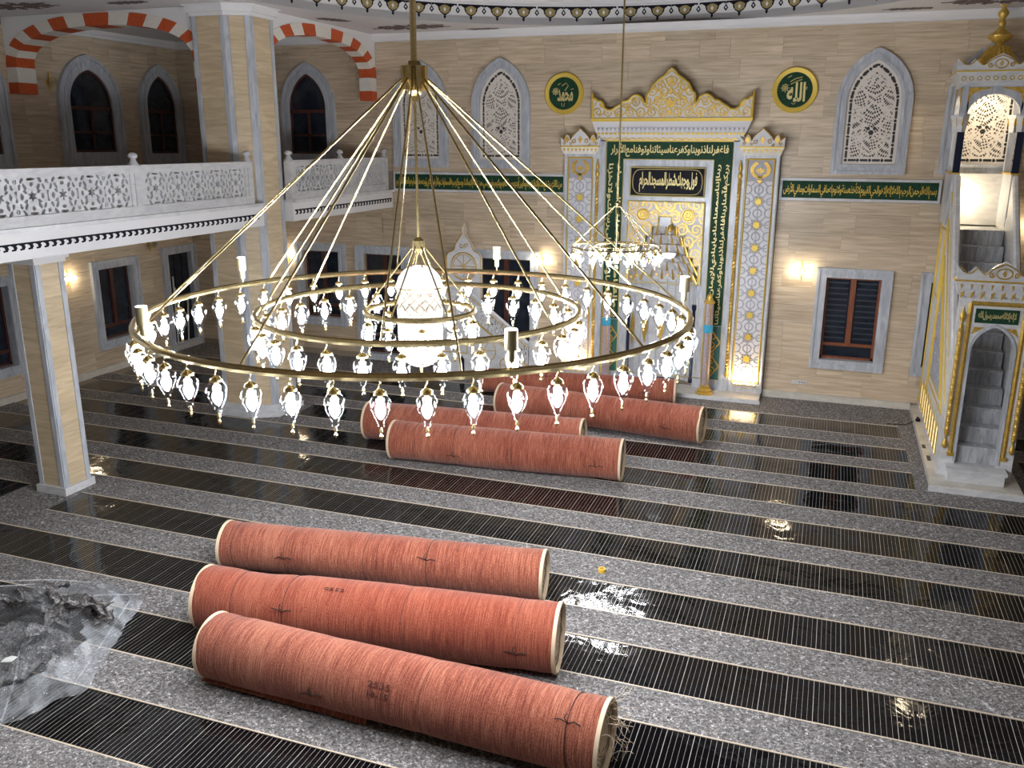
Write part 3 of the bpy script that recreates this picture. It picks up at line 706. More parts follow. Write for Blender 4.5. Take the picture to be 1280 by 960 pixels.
# ================================================================== HEATING FILM on the floor
spans = {0: [(XL + .4, 8.6)], 1: [(XL + .4, 8.6)], 2: [(XL + .4, 8.6)], 3: [(XL + .4, 8.6)], 4: [(XL + .4, -12.1), (-11.0, 8.6)], 5: [(XL + .4, 8.6)], 6: [(XL + .4, 8.6)], 7: [(XL + .4, 8.6)],
         8: [(XL + .4, -12.3), (-10.2, 1.68), (3.5, 8.6)], 9: [(XL + .4, 1.66), (3.5, 8.6)], 10: [(XL + .4, 1.6), (3.5, 8.6)]}
order = ['nearest', 'second', 'third', 'fourth', 'fifth', 'sixth', 'seventh', 'eighth', 'ninth', 'tenth', 'farthest']
rgen = random.Random(2)
for r, (y0, y1) in enumerate(rows):
    for s, (x0, x1) in enumerate(spans[r]):
        nm = {0: '', 1: ''}
        side = '' if len(spans[r]) == 1 else (' left of the column' if (r == 4 and s == 0) else ' left of the pier' if (r == 8 and s == 0) else ' right of the pulpit' if s == len(spans[r]) - 1 and x0 > 3 else ' of the middle floor')
        t = thing('heating_film', 'black striped heating film on the floor, %s row from the camera%s' % (order[r], side), 'heating film', group='strips of heating film')
        # gently wavy sheet
        nx = max(2, int((x1 - x0) / .18)); ny = 5; v = []; f = []
        for i in range(nx + 1):
            for j in range(ny + 1):
                x = x0 + (x1 - x0) * i / nx; y = y0 + .012 + (y1 - y0 - .024) * j / ny; v.append((x, y, .006 + .004 * math.sin(x * 2.3 + r * 3 + j) * math.sin(j / ny * PI)))
        f = [(i * (ny + 1) + j, (i + 1) * (ny + 1) + j, (i + 1) * (ny + 1) + j + 1, i * (ny + 1) + j + 1) for i in range(nx) for j in range(ny)]
        B().add(v, f).build('film_sheet', 'film', t, True)
        B().box(x0, x1, y0 - .004, y0 + .014, .0, .0145).build('edge_tape', 'copper', t); B().box(x0, x1, y1 - .014, y1 + .004, .0, .0145).build('edge_tape', 'copper', t)

# ================================================================== CARPET ROLLS
def carpet_roll(label, x0, y0, x1, y1, r0, r1, mat, seed, ties=(.09, .36, .63, .9), text=None, flap=0, wave=0.0):
    d = Vector((x1 - x0, y1 - y0)); Ln = d.length; ang = math.atan2(d.y, d.x); rnd = random.Random(seed)
    rm = (r0 + r1) / 2
    t = thing('carpet_roll', label, 'carpet roll', (x0, y0, 0.012), ang, 'rolled red carpets')
    nx, na = 44, 40; v = []; f = []
    def rad(u, a):
        r = r0 + (r1 - r0) * u; k = 0
        for q in ties: k -= .012 * math.exp(-((u - q) * Ln / .05) ** 2)
        return r * (1 + .012 * math.sin(u * 9 + seed) + .008 * math.sin(3 * a + u * 7 + seed) + wave * math.exp(-((u - .17) / .08) ** 2) * max(0, math.sin(a)) * -1) + k
    for i in range(nx + 1):
        u = i / nx
        for k in range(na):
            a = 2 * PI * k / na; r = rad(u, a); z = r0 + (r1 - r0) * u + r * math.sin(a)
            v.append((u * Ln, r * math.cos(a), max(z, 0.0)))
    f = [(i * na + k, (i + 1) * na + k, (i + 1) * na + (k + 1) % na, i * na + (k + 1) % na) for i in range(nx) for k in range(na)]
    B().add(v, f).build('carpet_body', mat, t, True)
    for u, sg, rr in ((0, -1, r0), (1, 1, r1)):
        prof = [(rr + .004, 0.04), (rr + .008, 0.0), (rr + .004, -.002), (rr - .014, -.004), (rr - .018, .05)]
        B().lathe([(a, -sg * h) for a, h in prof][:5], 40, (u * Ln, 0, rr), 'x').build('cream_edge', 'rimc', t, True)
        # spiral layers
        pts = []; turns = 9; n = turns * 22
        for k in range(n + 1):
            q = k / n; ra = (rr - .03) * (1 - q) + .02 * q; a = 2 * PI * turns * q; pts.append((u * Ln - sg * (.03 + .02 * rnd.random() + .02 * q), ra * math.cos(a), rr + ra * math.sin(a)))
        B().tube(pts, .010, 4).build('rolled_layer', 'spiral', t, True)
        B().lathe([(.001, 0), (rr - .02, 0), (rr - .02, -sg * .01), (.001, -sg * .01)], 32, (u * Ln - sg * .05, 0, rr), 'x').build('rolled_core', 'spiral', t)
    for q in ties:
        ring = []
        for k in range(40):
            a = 2 * PI * k / 40; r = rad(q, a) + .004; ring.append((q * Ln + .01 * math.sin(a * 2), r * math.cos(a), max(r0 + (r1 - r0) * q + r * math.sin(a), .003)))
        b = B(); b.tube(ring, .0042, 5, closed=True)
        ka = PI * 1.0 + rnd.uniform(.15, .8) * (-1)
        if q in ties[1::2]:
            ka = math.pi + rnd.uniform(-.9, .3); r = rad(q, ka) + .01
            c = Vector((q * Ln, r * math.cos(ka), rm + r * math.sin(ka)))
            for s in (-1, 1): b.tube([c, c + Vector((s * .06, -.01, .03)), c + Vector((s * .12, -.012, .05 - .05 * rnd.random()))], .006, 5)
            b.tube([c, c + Vector((-.03, -.012, .05)), c + Vector((-.01, -.01, .10))], .005, 5)
        b.build('tie_string', 'string', t, True)
    if flap:
        pts = []; n = 24
        for i in range(n + 1):
            u = i / n * .45; lift = .05 * (1 - i / n)
            for j in range(5): pts.append((u * Ln, -rm * .50 - .07 * j / 4 * (1.1 - .6 * i / n), .075 - .015 * j + lift * j / 4))
        m_ = len(pts); B().add(pts + [(p[0], p[1], p[2] - .012) for p in pts], [q for i in range(n) for j in range(4) for q in ((i * 5 + j, i * 5 + j + 1, (i + 1) * 5 + j + 1, (i + 1) * 5 + j), (i * 5 + j + m_, (i + 1) * 5 + j + m_, (i + 1) * 5 + j + 1 + m_, i * 5 + j + 1 + m_))] + [(i * 5 + 4, i * 5 + 4 + m_, i * 5 + 9 + m_, i * 5 + 9) for i in range(n)]).build('loose_flap', mat, t, True)
    if text:
        for s, uc, ac, wd, ht in text:
            me = text_mesh(s, False, 2, 0.0); co = np.empty(len(me.vertices) * 3); me.vertices.foreach_get('co', co); co = co.reshape(-1, 3)
            lo, hi = co.min(0), co.max(0); c = (co - (lo + hi) / 2) / np.maximum(hi - lo, 1e-6)
            R_ = rm + .006 + c[:, 2] * .004; a = ac - c[:, 1] * ht / rm
            out = np.stack([uc * Ln + c[:, 0] * wd, R_ * np.cos(a), rm + R_ * np.sin(a)], 1); me.vertices.foreach_set('co', out.ravel()); me.materials.append(M['ink']); me.update()
            link('marker_writing', me, t)
    return t
aT = math.radians(180 - 38)
carpet_roll('front red carpet roll of the near three, marked in ink, ends fraying', -5.755, 6.70, -1.465, 6.62, .34, .352, 'carpet', 1, (.06, .33, .60, .93), [('2535', .50, aT + .05, .24, .055), ('18-15', .50, aT + .30, .22, .055)], flap=1)
carpet_roll('middle roll of the near three, more orange, with a sagging left end', -6.47, 7.47, -2.33, 8.03, .365, .375, 'carpet2', 2, (.12, .27, .60, .90), [('0552', .40, aT - .55, .24, .04)], wave=.10)
carpet_roll('rear roll of the near three, dusty pink red', -7.181, 8.80, -2.943, 9.44, .314, .312, 'carpet', 3, (.05, .22, .47, .66, .90))
carpet_roll('front red roll of the middle pair, standing clear before the other', -7.04, 13.30, -2.944, 13.68, .346, .352, 'carpet', 4, (.12, .30, .55, .9))
carpet_roll('rear red roll of the middle pair, half hidden behind the front one', -7.991, 14.12, -3.845, 14.46, .36, .365, 'carpet', 5, (.1, .5, .9))
carpet_roll('fat red carpet roll lying before the mihrab, front of the far pair', -6.163, 16.41, -1.953, 16.05, .335, .35, 'carpet', 6, (.1, .4, .62, .85))
carpet_roll('thin red carpet roll nearest the mihrab platform, farthest of all rolls', -7.182, 17.95, -2.875, 18.50, .27, .27, 'carpet', 7, (.1, .35, .6, .85))
# frayed threads at the end of the front roll
b = B(); rnd = random.Random(11)
for k in range(26):
    a = rnd.uniform(-1.4, 2.6); r = rnd.uniform(.12, .34); p = Vector((-1.46, 6.62 + r * math.cos(a), .36 + r * math.sin(a)))
    pts = [p]; d = Vector((rnd.uniform(.3, 1), rnd.uniform(-.6, .6), rnd.uniform(-.5, .6)))
    for j in range(7):
        d += Vector((rnd.uniform(-.5, .5), rnd.uniform(-.7, .7), rnd.uniform(-.8, .5))); d.normalize(); q = pts[-1] + d * .035
        q.z = max(q.z, .02); q.x = max(q.x, -1.45); pts.append(q)
    b.tube(pts, .0022, 3)
fr = b.build('frayed_threads', 'rimc'); tag(fr, 'loose jute threads hanging from the right end of the front roll', 'threads', kind='stuff')

# ================================================================== PLASTIC SACK with felt offcuts
def hn(x, y, s=0): return math.sin(x * 3.1 + s) * math.cos(y * 2.7 + s * 1.7) + .5 * math.sin(x * 7.3 + y * 5.1 + s) + .25 * math.sin(x * 15.1 - y * 13.7 + s * 2)
sack_o = [(-10.6, 6.95), (-9.4, 7.0), (-8.6, 7.35), (-7.95, 7.62), (-7.52, 7.58), (-7.42, 7.25), (-7.15, 6.7), (-6.95, 6.25), (-6.80, 6.0), (-6.98, 5.6), (-7.1, 5.2), (-7.4, 4.9), (-8.4, 4.6), (-10.6, 4.6)]
def felt_piece(label, c, L_, W_, rot, amp, seed, z0=.05, tilt=0.0, curl=0.0):
    nx, ny = 26, 12; top = []; rnd = random.Random(seed)
    for i in range(nx + 1):
        for j in range(ny + 1):
            u = (i / nx - .5) * L_; v_ = (j / ny - .5) * W_ * (1 + .25 * math.sin(i * .35 + seed))
            th = curl * (j / ny - .5); z = z0 + .06 + amp * 1.15 * (1 + .75 * hn(u * 2.1, v_ * 4.2, seed)) + tilt * u + abs(math.sin(th)) * .08
            u2 = u + .05 * math.sin(j * .9 + seed); v2 = v_ * (math.cos(th * .6)) + .04 * math.sin(i * .8 + seed)
            top.append((u2, v2, max(z, .015)))
    n = len(top); m = ny + 1
    v = top + [(p[0], p[1], p[2] - .012) for p in top]
    f = [(i * m + j, (i + 1) * m + j, (i + 1) * m + j + 1, i * m + j + 1) for i in range(nx) for j in range(ny)]
    f += [tuple(k + n for k in reversed(q)) for q in f]
    for i in range(nx): f += [(i * m, i * m + n, (i + 1) * m + n, (i + 1) * m), (i * m + ny, (i + 1) * m + ny, (i + 1) * m + ny + n, i * m + ny + n)]
    for j in range(ny): f += [(j, j + 1, j + 1 + n, j + n), (nx * m + j, nx * m + j + n, nx * m + j + 1 + n, nx * m + j + 1)]
    o = B().add(v, f).build('felt_offcut', 'felt2', None, True, (c[0], c[1], 0), rot)
    tag(o, label, 'felt offcut', 'felt offcuts in the clear sack'); return o
felt_piece('large grey felt offcut lying flat at the near side of the sack', (-8.15, 5.9), 1.7, .95, .5, .09, 1)
felt_piece('grey felt offcut folded over along the top of the heap', (-8.2, 6.65), 1.5, .5, .25, .11, 2, .16, curl=2.4)
felt_piece('grey felt strip pointing at the gathered right corner of the sack', (-7.85, 6.75), 1.1, .26, .15, .07, 3, .22, curl=2.0)
felt_piece('dark grey felt strip curled upright in the middle of the sack', (-7.7, 6.45), .9, .22, 1.7, .10, 4, .14, curl=3.0)
felt_piece('long grey felt strip running to the left edge of the picture in the sack', (-8.9, 6.45), 1.9, .3, .55, .10, 5, .15, curl=1.5)
felt_piece('crumpled grey felt scrap at the lower left of the sack', (-7.75, 5.35), .7, .45, 1.0, .10, 6, .05, curl=2)
felt_piece('small grey felt tongue nearest the right tip of the sack', (-7.52, 6.85), .45, .2, -.2, .05, 7, .10, curl=2)
def sack_sheet():
    from mathutils.geometry import delaunay_2d_cdt
    pts = [Vector(p) for p in interp(sack_o + [sack_o[0]], 121)[:-1]]; nb = len(pts); rnd = random.Random(5)
    inner = []
    x = -10.6
    while x < -6.7:
        y = 4.5
        while y < 7.7:
            p = Vector((x + rnd.uniform(-.03, .03), y + rnd.uniform(-.03, .03)))
            c = False; j = nb - 1
            for i in range(nb):
                if (pts[i].y > p.y) != (pts[j].y > p.y) and p.x < (pts[j].x - pts[i].x) * (p.y - pts[i].y) / (pts[j].y - pts[i].y) + pts[i].x: c = not c
                j = i
            if c and min((p - q).length for q in pts) > .04: inner.append(p)
            y += .065
        x += .065
    vs, es, fs, *_ = delaunay_2d_cdt(pts + inner, [], [list(range(nb))], 1, 1e-5)
    v = []
    for p in vs:
        d = min((p - q).length for q in pts); h = min(1, d / .45)
        z = .03 + .38 * math.sin(h * PI / 2) * (1 + .12 * hn(p.x * 1.4, p.y * 1.4)) + .02 * abs(hn(p.x * 5, p.y * 5, 2))
        if d < .12: z += .03 * rnd.random()
        v.append((p.x, p.y, z))
    return B().add(v, [tuple(f) for f in fs])
sk = thing('plastic_sack', 'clear crumpled plastic sack holding grey felt offcuts at lower left', 'sack')
sack_sheet().build('sack_film', 'poly', sk, True)
rib = B(); rnd = random.Random(3)
for k in range(12):    # gathered pleats at the right corner
    a = rnd.uniform(-.2, 1.0); p0 = Vector((-7.55 + rnd.uniform(-.08, .03), 7.45 + rnd.uniform(-.15, .1), .10 + rnd.uniform(0, .08))); p1 = p0 + Vector((-.45 * math.cos(a * .8), -.5 * math.sin(a) - .1, rnd.uniform(.02, .16)))
    rib.tube([p0, (p0 + p1) / 2 + Vector((0, 0, .03)), p1], [.010, .012, .003], 5)
rib.build('gathered_pleat', 'poly', sk, True)
M['poly2'] = thin_glass('folded_polythene', (0.80, 0.81, 0.83), 0.35, 0.15)
def milky():
    m, nt, b = new_mat('milky_polythene'); nt.nodes.remove(b)
    t = N(nt, 'ShaderNodeBsdfTransparent'); d = N(nt, 'ShaderNodeBsdfPrincipled'); d.inputs['Base Color'].default_value = (.8, .82, .85, 1); d.inputs['Roughness'].default_value = .18
    g = N(nt, 'ShaderNodeNewGeometry'); nz = N(nt, 'ShaderNodeTexNoise'); nz.inputs['Scale'].default_value = 3.2; nz.inputs['Distortion'].default_value = 1.2; L(nt, g.outputs['Position'], nz.inputs['Vector'])
    mr = N(nt, 'ShaderNodeMapRange'); mr.inputs['From Min'].default_value = .35; mr.inputs['From Max'].default_value = .7; mr.inputs['To Min'].default_value = .06; mr.inputs['To Max'].default_value = .38; L(nt, nz.outputs[0], mr.inputs[0])
    mx = N(nt, 'ShaderNodeMixShader'); L(nt, mr.outputs[0], mx.inputs[0]); L(nt, t.outputs[0], mx.inputs[1]); L(nt, d.outputs[0], mx.inputs[2]); L(nt, mx.outputs[0], nt.nodes['Material Output'].inputs[0]); return m
M['milky'] = milky()
pts = interp(sack_o, 90); c0 = Vector((-8.5, 6.1)); b = B(); v = []
for i, p in enumerate(pts):
    p = Vector(p); d = (c0 - p); d.normalize(); wd = .26 + .10 * math.sin(i * .7) + .05 * math.sin(i * 1.9)
    for j in range(4): q = p + d * wd * j / 3; v.append((q.x, q.y, .02 + .10 * math.sin(j / 3 * PI * .6) + .03 * math.sin(i * 1.3 + j) + .17 * (j / 3) ** 2))
b.add(v, [(i * 4 + j, (i + 1) * 4 + j, (i + 1) * 4 + j + 1, i * 4 + j + 1) for i in range(len(pts) - 1) for j in range(3)]); b.build('sack_hem', 'milky', sk, True)
b = B()
for q in ([(-9.9, 6.15, .42), (-9.0, 6.75, .46), (-8.45, 7.15, .40), (-8.1, 7.38, .30)], [(-9.9, 6.0, .42), (-9.0, 6.6, .46), (-8.5, 6.95, .42)], [(-7.15, 5.25, .06), (-7.35, 5.65, .25), (-7.6, 5.9, .34)], [(-6.95, 5.95, .07), (-7.2, 6.6, .10), (-7.45, 7.1, .14), (-7.52, 7.4, .2)], [(-7.3, 5.2, .08), (-7.5, 5.6, .3), (-7.9, 5.8, .4)], [(-7.45, 7.5, .2), (-7.7, 7.2, .3), (-7.95, 6.95, .36)]):
    b.tube([(x, y, z) for (x, z), (_, y) in zip(interp([(a, c) for a, _, c in q], 14), interp([(a, b_) for a, b_, _ in q], 14))], .008, 5)
b.build('fold_highlight', 'milky', sk, True)  # pale tubes along the folds: highlights put in as shape and colour
ps = B(); ps.prismz([(0, 0), (.10, -.02), (.14, .06), (.08, .10), (.02, .07)], 0, .004)
o = ps.build('paper_scrap', 'paper', None, loc=(-7.52, 5.62, .395), rot=.6); tag(o, 'torn white paper scrap lying on the clear plastic sack', 'paper scrap')
tp = B(); tp.lathe([(.03, 0), (.05, 0), (.05, .05), (.03, .05), (.03, 0)], 16); o = tp.build('tape_roll', 'tape', None, True, (-2.45, 9.98 + .05 + .32, .012)); tag(o, 'small yellow tape roll on grey felt beside the rear near roll', 'tape roll')

# ================================================================== MIHRAB
AX, MY = -3.485, 19.60
mh = thing('mihrab', 'tall marble and gold mihrab niche with green calligraphy bands and pierced crest', 'mihrab', (AX, MY, .10))
Z = -.10          # part z values are absolute heights shifted by the platform
def az(p): return [(x, z + Z) for x, z in p]
pf = thing('mihrab_platform', 'low white marble platform step in front of the mihrab', 'platform')
B().box(-5.95, -1.17, 19.05, YF - .02, .012, .10).build('platform_slab', 'marbleb', pf); B().box(-5.98, -1.14, 19.02, 19.07, .012, .085).build('step_nosing', 'marblew', pf)
# body: jamb blocks around a recessed niche
jb = B(); jb.box(-1.50, -.78, .03, .20, 0, 5.5 + Z); jb.box(.78, 1.50, .03, .20, 0, 5.5 + Z); jb.box(-.78, .78, .03, .20, 3.95 + Z, 5.5 + Z); jb.build('jamb', 'marble', mh)
nichehalf = [(.15, 3.92), (.15, 3.70), (.29, 3.70), (.29, 3.50), (.43, 3.50), (.43, 3.28), (.55, 3.28), (.55, 3.05), (.66, 3.05), (.66, 2.86), (.78, 2.86), (.78, 2.45)]
# arabesque field with stepped opening
cell = .0125; Wd, Hd = 1.68, 1.80
X, Zg = np.meshgrid((np.arange(round(Wd / cell)) + .5) * cell - Wd / 2, (np.arange(round(Hd / cell)) + .5) * cell + 2.45)
hw = np.select([Zg < 2.86, Zg < 3.05, Zg < 3.28, Zg < 3.50, Zg < 3.70, Zg < 3.92], [.78, .66, .55, .43, .29, .15], 0.0)
field = np.abs(X) > hw
bk = pierced(field, cell, -.0, .03, -Wd / 2, 2.45 + Z); bk.build('arabesque_ground', 'relief', mh)
vm = line_mask(Wd, Hd, cell, vines(Wd / 2, Hd, .15), .0135, mirror=True) & field
med = np.zeros_like(field)
for s in (-1, 1): med |= np.hypot(X - s * .50, Zg - 3.96) < .17
vm &= ~med; pierced(vm, cell, -.018, 0, -Wd / 2, 2.45 + Z).build('arabesque_scroll', 'gold', mh)
for s in (-1, 1):
    B().lathe([(.001, -.03), (.10, -.035), (.115, -.02), (.12, -.045), (.135, -.045), (.14, 0), (.001, 0)], 24, (s * .50, 0, 3.96 + Z), 'y').build('gold_medallion', 'gold', mh, True)
    rs = B()
    for k in range(6): rs.lathe([(.001, -.052), (.02, -.045), (.022, -.03), (.001, -.03)], 8, (s * .50 + .05 * math.cos(k * PI / 3), 0, 3.96 + Z + .05 * math.sin(k * PI / 3)), 'y')
    rs.build('rosette', 'goldl', mh, True)
ed_ = [(-x, z) for x, z in reversed(nichehalf)] + nichehalf
inn = []
gl = B()
P3 = [(x, -.01, z + Z) for x, z in ed_]
for a_, b_ in zip(P3[:-1], P3[1:]): gl.tube([a_, b_], .014, 4)
def rect_gold(b, x0, x1, z0, z1, r=.014, y=-.01):
    for p, q in (((x0, z0), (x1, z0)), ((x1, z0), (x1, z1)), ((x1, z1), (x0, z1)), ((x0, z1), (x0, z0))): b.tube([(p[0], y, p[1] + Z), (q[0], y, q[1] + Z)], r, 4)
rect_gold(gl, -.84, .84, 2.45, 4.24); rect_gold(gl, -.81, .81, 4.36, 4.97); rect_gold(gl, -.98, .98, .33, 5.14, .012, .02); rect_gold(gl, -1.37, 1.37, .33, 5.52, .012, .02)
for s in (-1, 1): rect_gold(gl, min(s * .84, s * .95), max(s * .84, s * .95), .45, 2.15, .006, .025)
gl.build('gold_fillet', 'goldl', mh)
# niche recess: half cylinder with facets
nr = B(); nf = 12; zt_ = 2.95
pts = [(.78 * math.cos(PI * k / nf), .05 + .66 * math.sin(PI * k / nf)) for k in range(nf + 1)]
v = [(x, y, 0) for x, y in pts] + [(x, y, zt_ + Z) for x, y in pts]; nr.add(v, [(k, k + 1, k + 1 + nf + 1, k + nf + 1) for k in range(nf)]); nr.build('niche_back', 'marblew', mh)
fl = B()
for k in range(1, nf): fl.tube([(pts[k][0] * .985, pts[k][1] - .01, .0), (pts[k][0] * .985, pts[k][1] - .01, zt_ + Z - .5)], .012, 4)
fl.build('niche_rib', 'marble', mh)
for k in range(2, nf - 1, 1):     # gilded leaf lozenges hung on the niche wall
    a = PI * (k + .5) / nf; x, y = .75 * math.cos(a), .05 + .62 * math.sin(a)
    B().prism([(0, -.42), (.07, -.1), (.075, .1), (0, .36), (-.075, .1), (-.07, -.1)], -.012, 0).build('leaf_lozenge', 'gold', mh, loc=(x, y, 1.35 + Z), rot=-(PI / 2 - a)) if k % 2 == 0 else None
# muqarnas hood: stacked tiers of little scooped cells
B().box(-.95, .95, .74, .80, 0, 4.2).build('niche_backing', 'marblew', mh); B().box(-.95, .95, .2, .8, 4.0, 4.05).build('niche_roof', 'marblew', mh)
hood_w = B(); hood_g = B(); z = 2.45
tiers = [(.78, 2.45, 2.68), (.78, 2.66, 2.86), (.66, 2.86, 3.05), (.55, 3.05, 3.28), (.43, 3.28, 3.50), (.29, 3.50, 3.70), (.15, 3.70, 3.92)]
for i, (hw_, za, zb) in enumerate(tiers):
    depth = .66 * (1 - i / 7.5); n = max(2, 9 - i)
    for k in range(n):
        a0, a1 = PI * k / n, PI * (k + 1) / n; am = (a0 + a1) / 2
        d2 = max(depth - .10, .03)
        p = [(hw_ * math.cos(a0), .04 + depth * math.sin(a0)), (hw_ * math.cos(a1), .04 + depth * math.sin(a1))]
        q = [(hw_ * .86 * math.cos(a0), .04 + d2 * math.sin(a0)), (hw_ * .86 * math.cos(a1), .04 + d2 * math.sin(a1))]
        m_ = (hw_ * 1.02 * math.cos(am), .04 + (depth + .05) * math.sin(am))
        hood_w.add([(p[0][0], p[0][1], za + Z), (m_[0], m_[1], za + Z + .02), (p[1][0], p[1][1], za + Z), (q[1][0], q[1][1], zb + Z), ((q[0][0] + q[1][0]) / 2, (q[0][1] + q[1][1]) / 2, zb + Z), (q[0][0], q[0][1], zb + Z)], [(0, 1, 4, 5), (1, 2, 3, 4)])
        hood_g.tube([(p[0][0] * .99, p[0][1] - .015, za + Z), (q[0][0] * .99, q[0][1] - .015, zb + Z)], [.034, .012], 5)
        if i == 0: hood_g.lathe([(.001, -.02), (.03, -.02), (.035, 0), (.001, 0)], 10, (m_[0] * .93, m_[1] - .07, za + Z + .10), 'y')
hood_w.build('muqarnas_cell', 'relief', mh); hood_g.build('muqarnas_gilding', 'gold', mh, True)
B().box(-.3, .3, .05, .08, 3.7 + Z, 3.95 + Z).build('hood_cap', 'marble', mh)
# navy slim niche columns
for s in (-1, 1): B().lathe([(.05, .1), (.05, .2), (.035, .22), (.035, 1.75), (.055, 1.8), (.055, 1.9)], 12, (s * .74, .04, 0)).build('niche_colonnette', 'navy', mh, True)
# green calligraphy bands
gb = B(); gb.box(-1.36, -.99, .005, .03, 1.57 + Z, 5.51 + Z); gb.build('green_band', 'green', mh)
gb = B(); gb.box(.99, 1.36, .005, .03, 1.57 + Z, 5.51 + Z); gb.build('green_band', 'green', mh)
B().box(-.99, .99, .005, .03, 5.15 + Z, 5.51 + Z).build('green_band', 'green', mh)
for s in (-1, 1):
    B().box(min(s * .99, s * 1.36), max(s * .99, s * 1.36), .005, .03, .33 + Z, 1.55 + Z).build('teal_panel', 'teal', mh)
    tw = line_mask(.37, 1.2, .0125, [spiral(.185, .2 + .2 * k, .10, 1.2, k, 1) for k in range(5)] + [[(.0, .3), (.185, .05), (.37, .3), (.185, .55), (0, .3)], [(.0, .85), (.185, .6), (.37, .85), (.185, 1.1), (0, .85)]], .013)
    pierced(tw, .0125, -.004, .005, s * 1.175 - .185, .34 + Z).build('gilt_tracery', 'gold', mh)
fit_text('calligraphy', 'فاغفر لنا ذنوبنا وكفر عنا سيئاتنا وتوفنا مع الأبرار', 2.55, .29, .012, 'goldl', mh, (0, 0, 5.335 + Z), bold=.02)
def two_lines(x, t1, t2, rot, mir=1):
    fit_text('calligraphy', t1, 3.45, .15, .012, 'goldl', mh, (x - .085 * mir, 0, 3.32 + Z), rot, bold=.02)
    fit_text('calligraphy', t2, 3.45, .15, .012, 'goldl', mh, (x + .085 * mir, 0, 3.32 + Z), rot, bold=.02)
two_lines(1.175, 'ربنا إننا سمعنا مناديا ينادي للإيمان أن آمنوا', 'بربكم فآمنا ربنا فاغفر لنا ذنوبنا وكفر عنا سيئاتنا', -PI / 2)
two_lines(-1.175, 'ربنا وآتنا ما وعدتنا على رسلك ولا تخزنا', 'يوم القيامة إنك لا تخلف الميعاد', PI / 2)
# black panel over the niche
B().box(-.80, .80, .0, .03, 4.37 + Z, 4.96 + Z).build('black_panel', 'black', mh)
cart = [(.70, .0), (.74, .0)]
co_ = []
for a in np.linspace(0, 2 * PI, 60, endpoint=False):
    x, z = .76 * math.copysign(abs(math.cos(a)) ** .25, math.cos(a)), .265 * math.copysign(abs(math.sin(a)) ** .35, math.sin(a)); co_.append((x * (1 - .045 * abs(math.sin(3 * a)) if abs(x) > .6 else 1), z + 4.665))
gp = B(); gp.tube([(x, -.004, z + Z) for x, z in co_], .010, 4, closed=True); gp.build('gold_cartouche', 'goldl', mh)
fit_text('calligraphy', 'فول وجهك شطر المسجد الحرام', 1.26, .43, .014, 'goldl', mh, (0.02, -.005, 4.66 + Z), bold=.02)
# cornice bands and crest
cn = B(); cn.prism([(-1.55, 5.60 + Z), (1.55, 5.60 + Z), (1.62, 5.72 + Z), (1.70, 5.93 + Z), (-1.70, 5.93 + Z), (-1.62, 5.72 + Z)], -.05, .20); cn.box(-1.60, 1.60, -.02, .2, 5.52 + Z, 5.62 + Z); cn.build('cornice', 'relief', mh)
gcn = B(); gcn.box(-1.72, 1.72, -.09, .2, 5.93 + Z, 6.00 + Z); gcn.box(-1.5, 1.5, -.03, 0, 5.515 + Z, 5.54 + Z); gcn.build('gold_moulding', 'goldp', mh)
dt = B(); dg_ = B()
for k in range(34):
    x = -1.60 + 3.2 * (k + .5) / 34; dt.prism([(x - .03, 5.80 + Z), (x + .03, 5.80 + Z), (x, 5.73 + Z)], -.075, -.05); dg_.box(x - .032, x + .032, -.07, -.03, 5.655 + Z, 5.70 + Z)
dt.build('stalactite_row', 'relback', mh); dg_.build('gold_dentil_row', 'goldp', mh)
wv = line_mask(2.9, .08, .0125, [[(x / 40, .04 + .03 * math.sin(x / 40 * 19)) for x in range(0, 117)], [(x / 40, .04 - .03 * math.sin(x / 40 * 19)) for x in range(0, 117)]], .010)
pierced(wv, .0125, -.035, -.02, -1.45, 5.545 + Z).build('gilt_braid', 'gold', mh)
for s in (-1, 1): B().box(min(s * 1.38, s * 1.6), max(s * 1.38, s * 1.6), -.03, .2, 0, 5.6 + Z).build('side_jamb', 'marble', mh)
ch = [(1.70, 6.0), (1.71, 6.53), (1.66, 6.42), (1.60, 6.36), (1.52, 6.36), (1.46, 6.30), (1.44, 6.22), (1.36, 6.17), (1.26, 6.17), (1.18, 6.23), (1.08, 6.28), (1.02, 6.34), (.92, 6.35), (.86, 6.42), (.78, 6.47), (.70, 6.47), (.62, 6.42), (.56, 6.32), (.50, 6.30), (.52, 6.42), (.50, 6.50), (.44, 6.54), (.41, 6.62), (.36, 6.70), (.28, 6.76), (.20, 6.82), (.12, 6.87), (.07, 6.95), (0, 7.0)]
cres = [(-x, z) for x, z in ch] + [(x, z) for x, z in reversed(ch[:-1])]
B().prism(az([(-1.70, 6.0)] + cres[1:-1] + [(1.70, 6.0)]), -.05, .02).build('crest', 'relief', mh)
ct = B(); ct.tube([(x, -.06, z + Z) for x, z in cres], .026, 6); ct.build('crest_rim', 'goldp', mh, True)
PX = np.array([c[0] for c in ch]); 
cell = .0125; X, Zg = np.meshgrid((np.arange(round(3.4 / cell)) + .5) * cell - 1.7, (np.arange(round(1.0 / cell)) + .5) * cell + 6.0)
order_ = np.argsort(PX); topz = np.interp(np.abs(X), PX[order_], np.array([c[1] for c in ch])[order_])
vm = line_mask(3.4, 1.0, cell, vines(1.7, 1.0, .12) + [spiral(1.45, .62, .13, 1.5, 0, 1), spiral(1.55, .3, .16, 1.5, 2, 1)], .0115, mirror=True) & (Zg < topz - .05) & (Zg > 6.02)
pierced(vm, cell, -.075, -.05, -1.7, 6.0 + Z).build('crest_arabesque', 'gold', mh)
ct = B()
for z in (6.12, 6.32, 6.55, 6.76): ct.prism(az([(0, z - .09), (.05, z), (0, z + .09), (-.05, z)]), -.09, -.05)
ct.build('crest_spear', 'gold', mh)
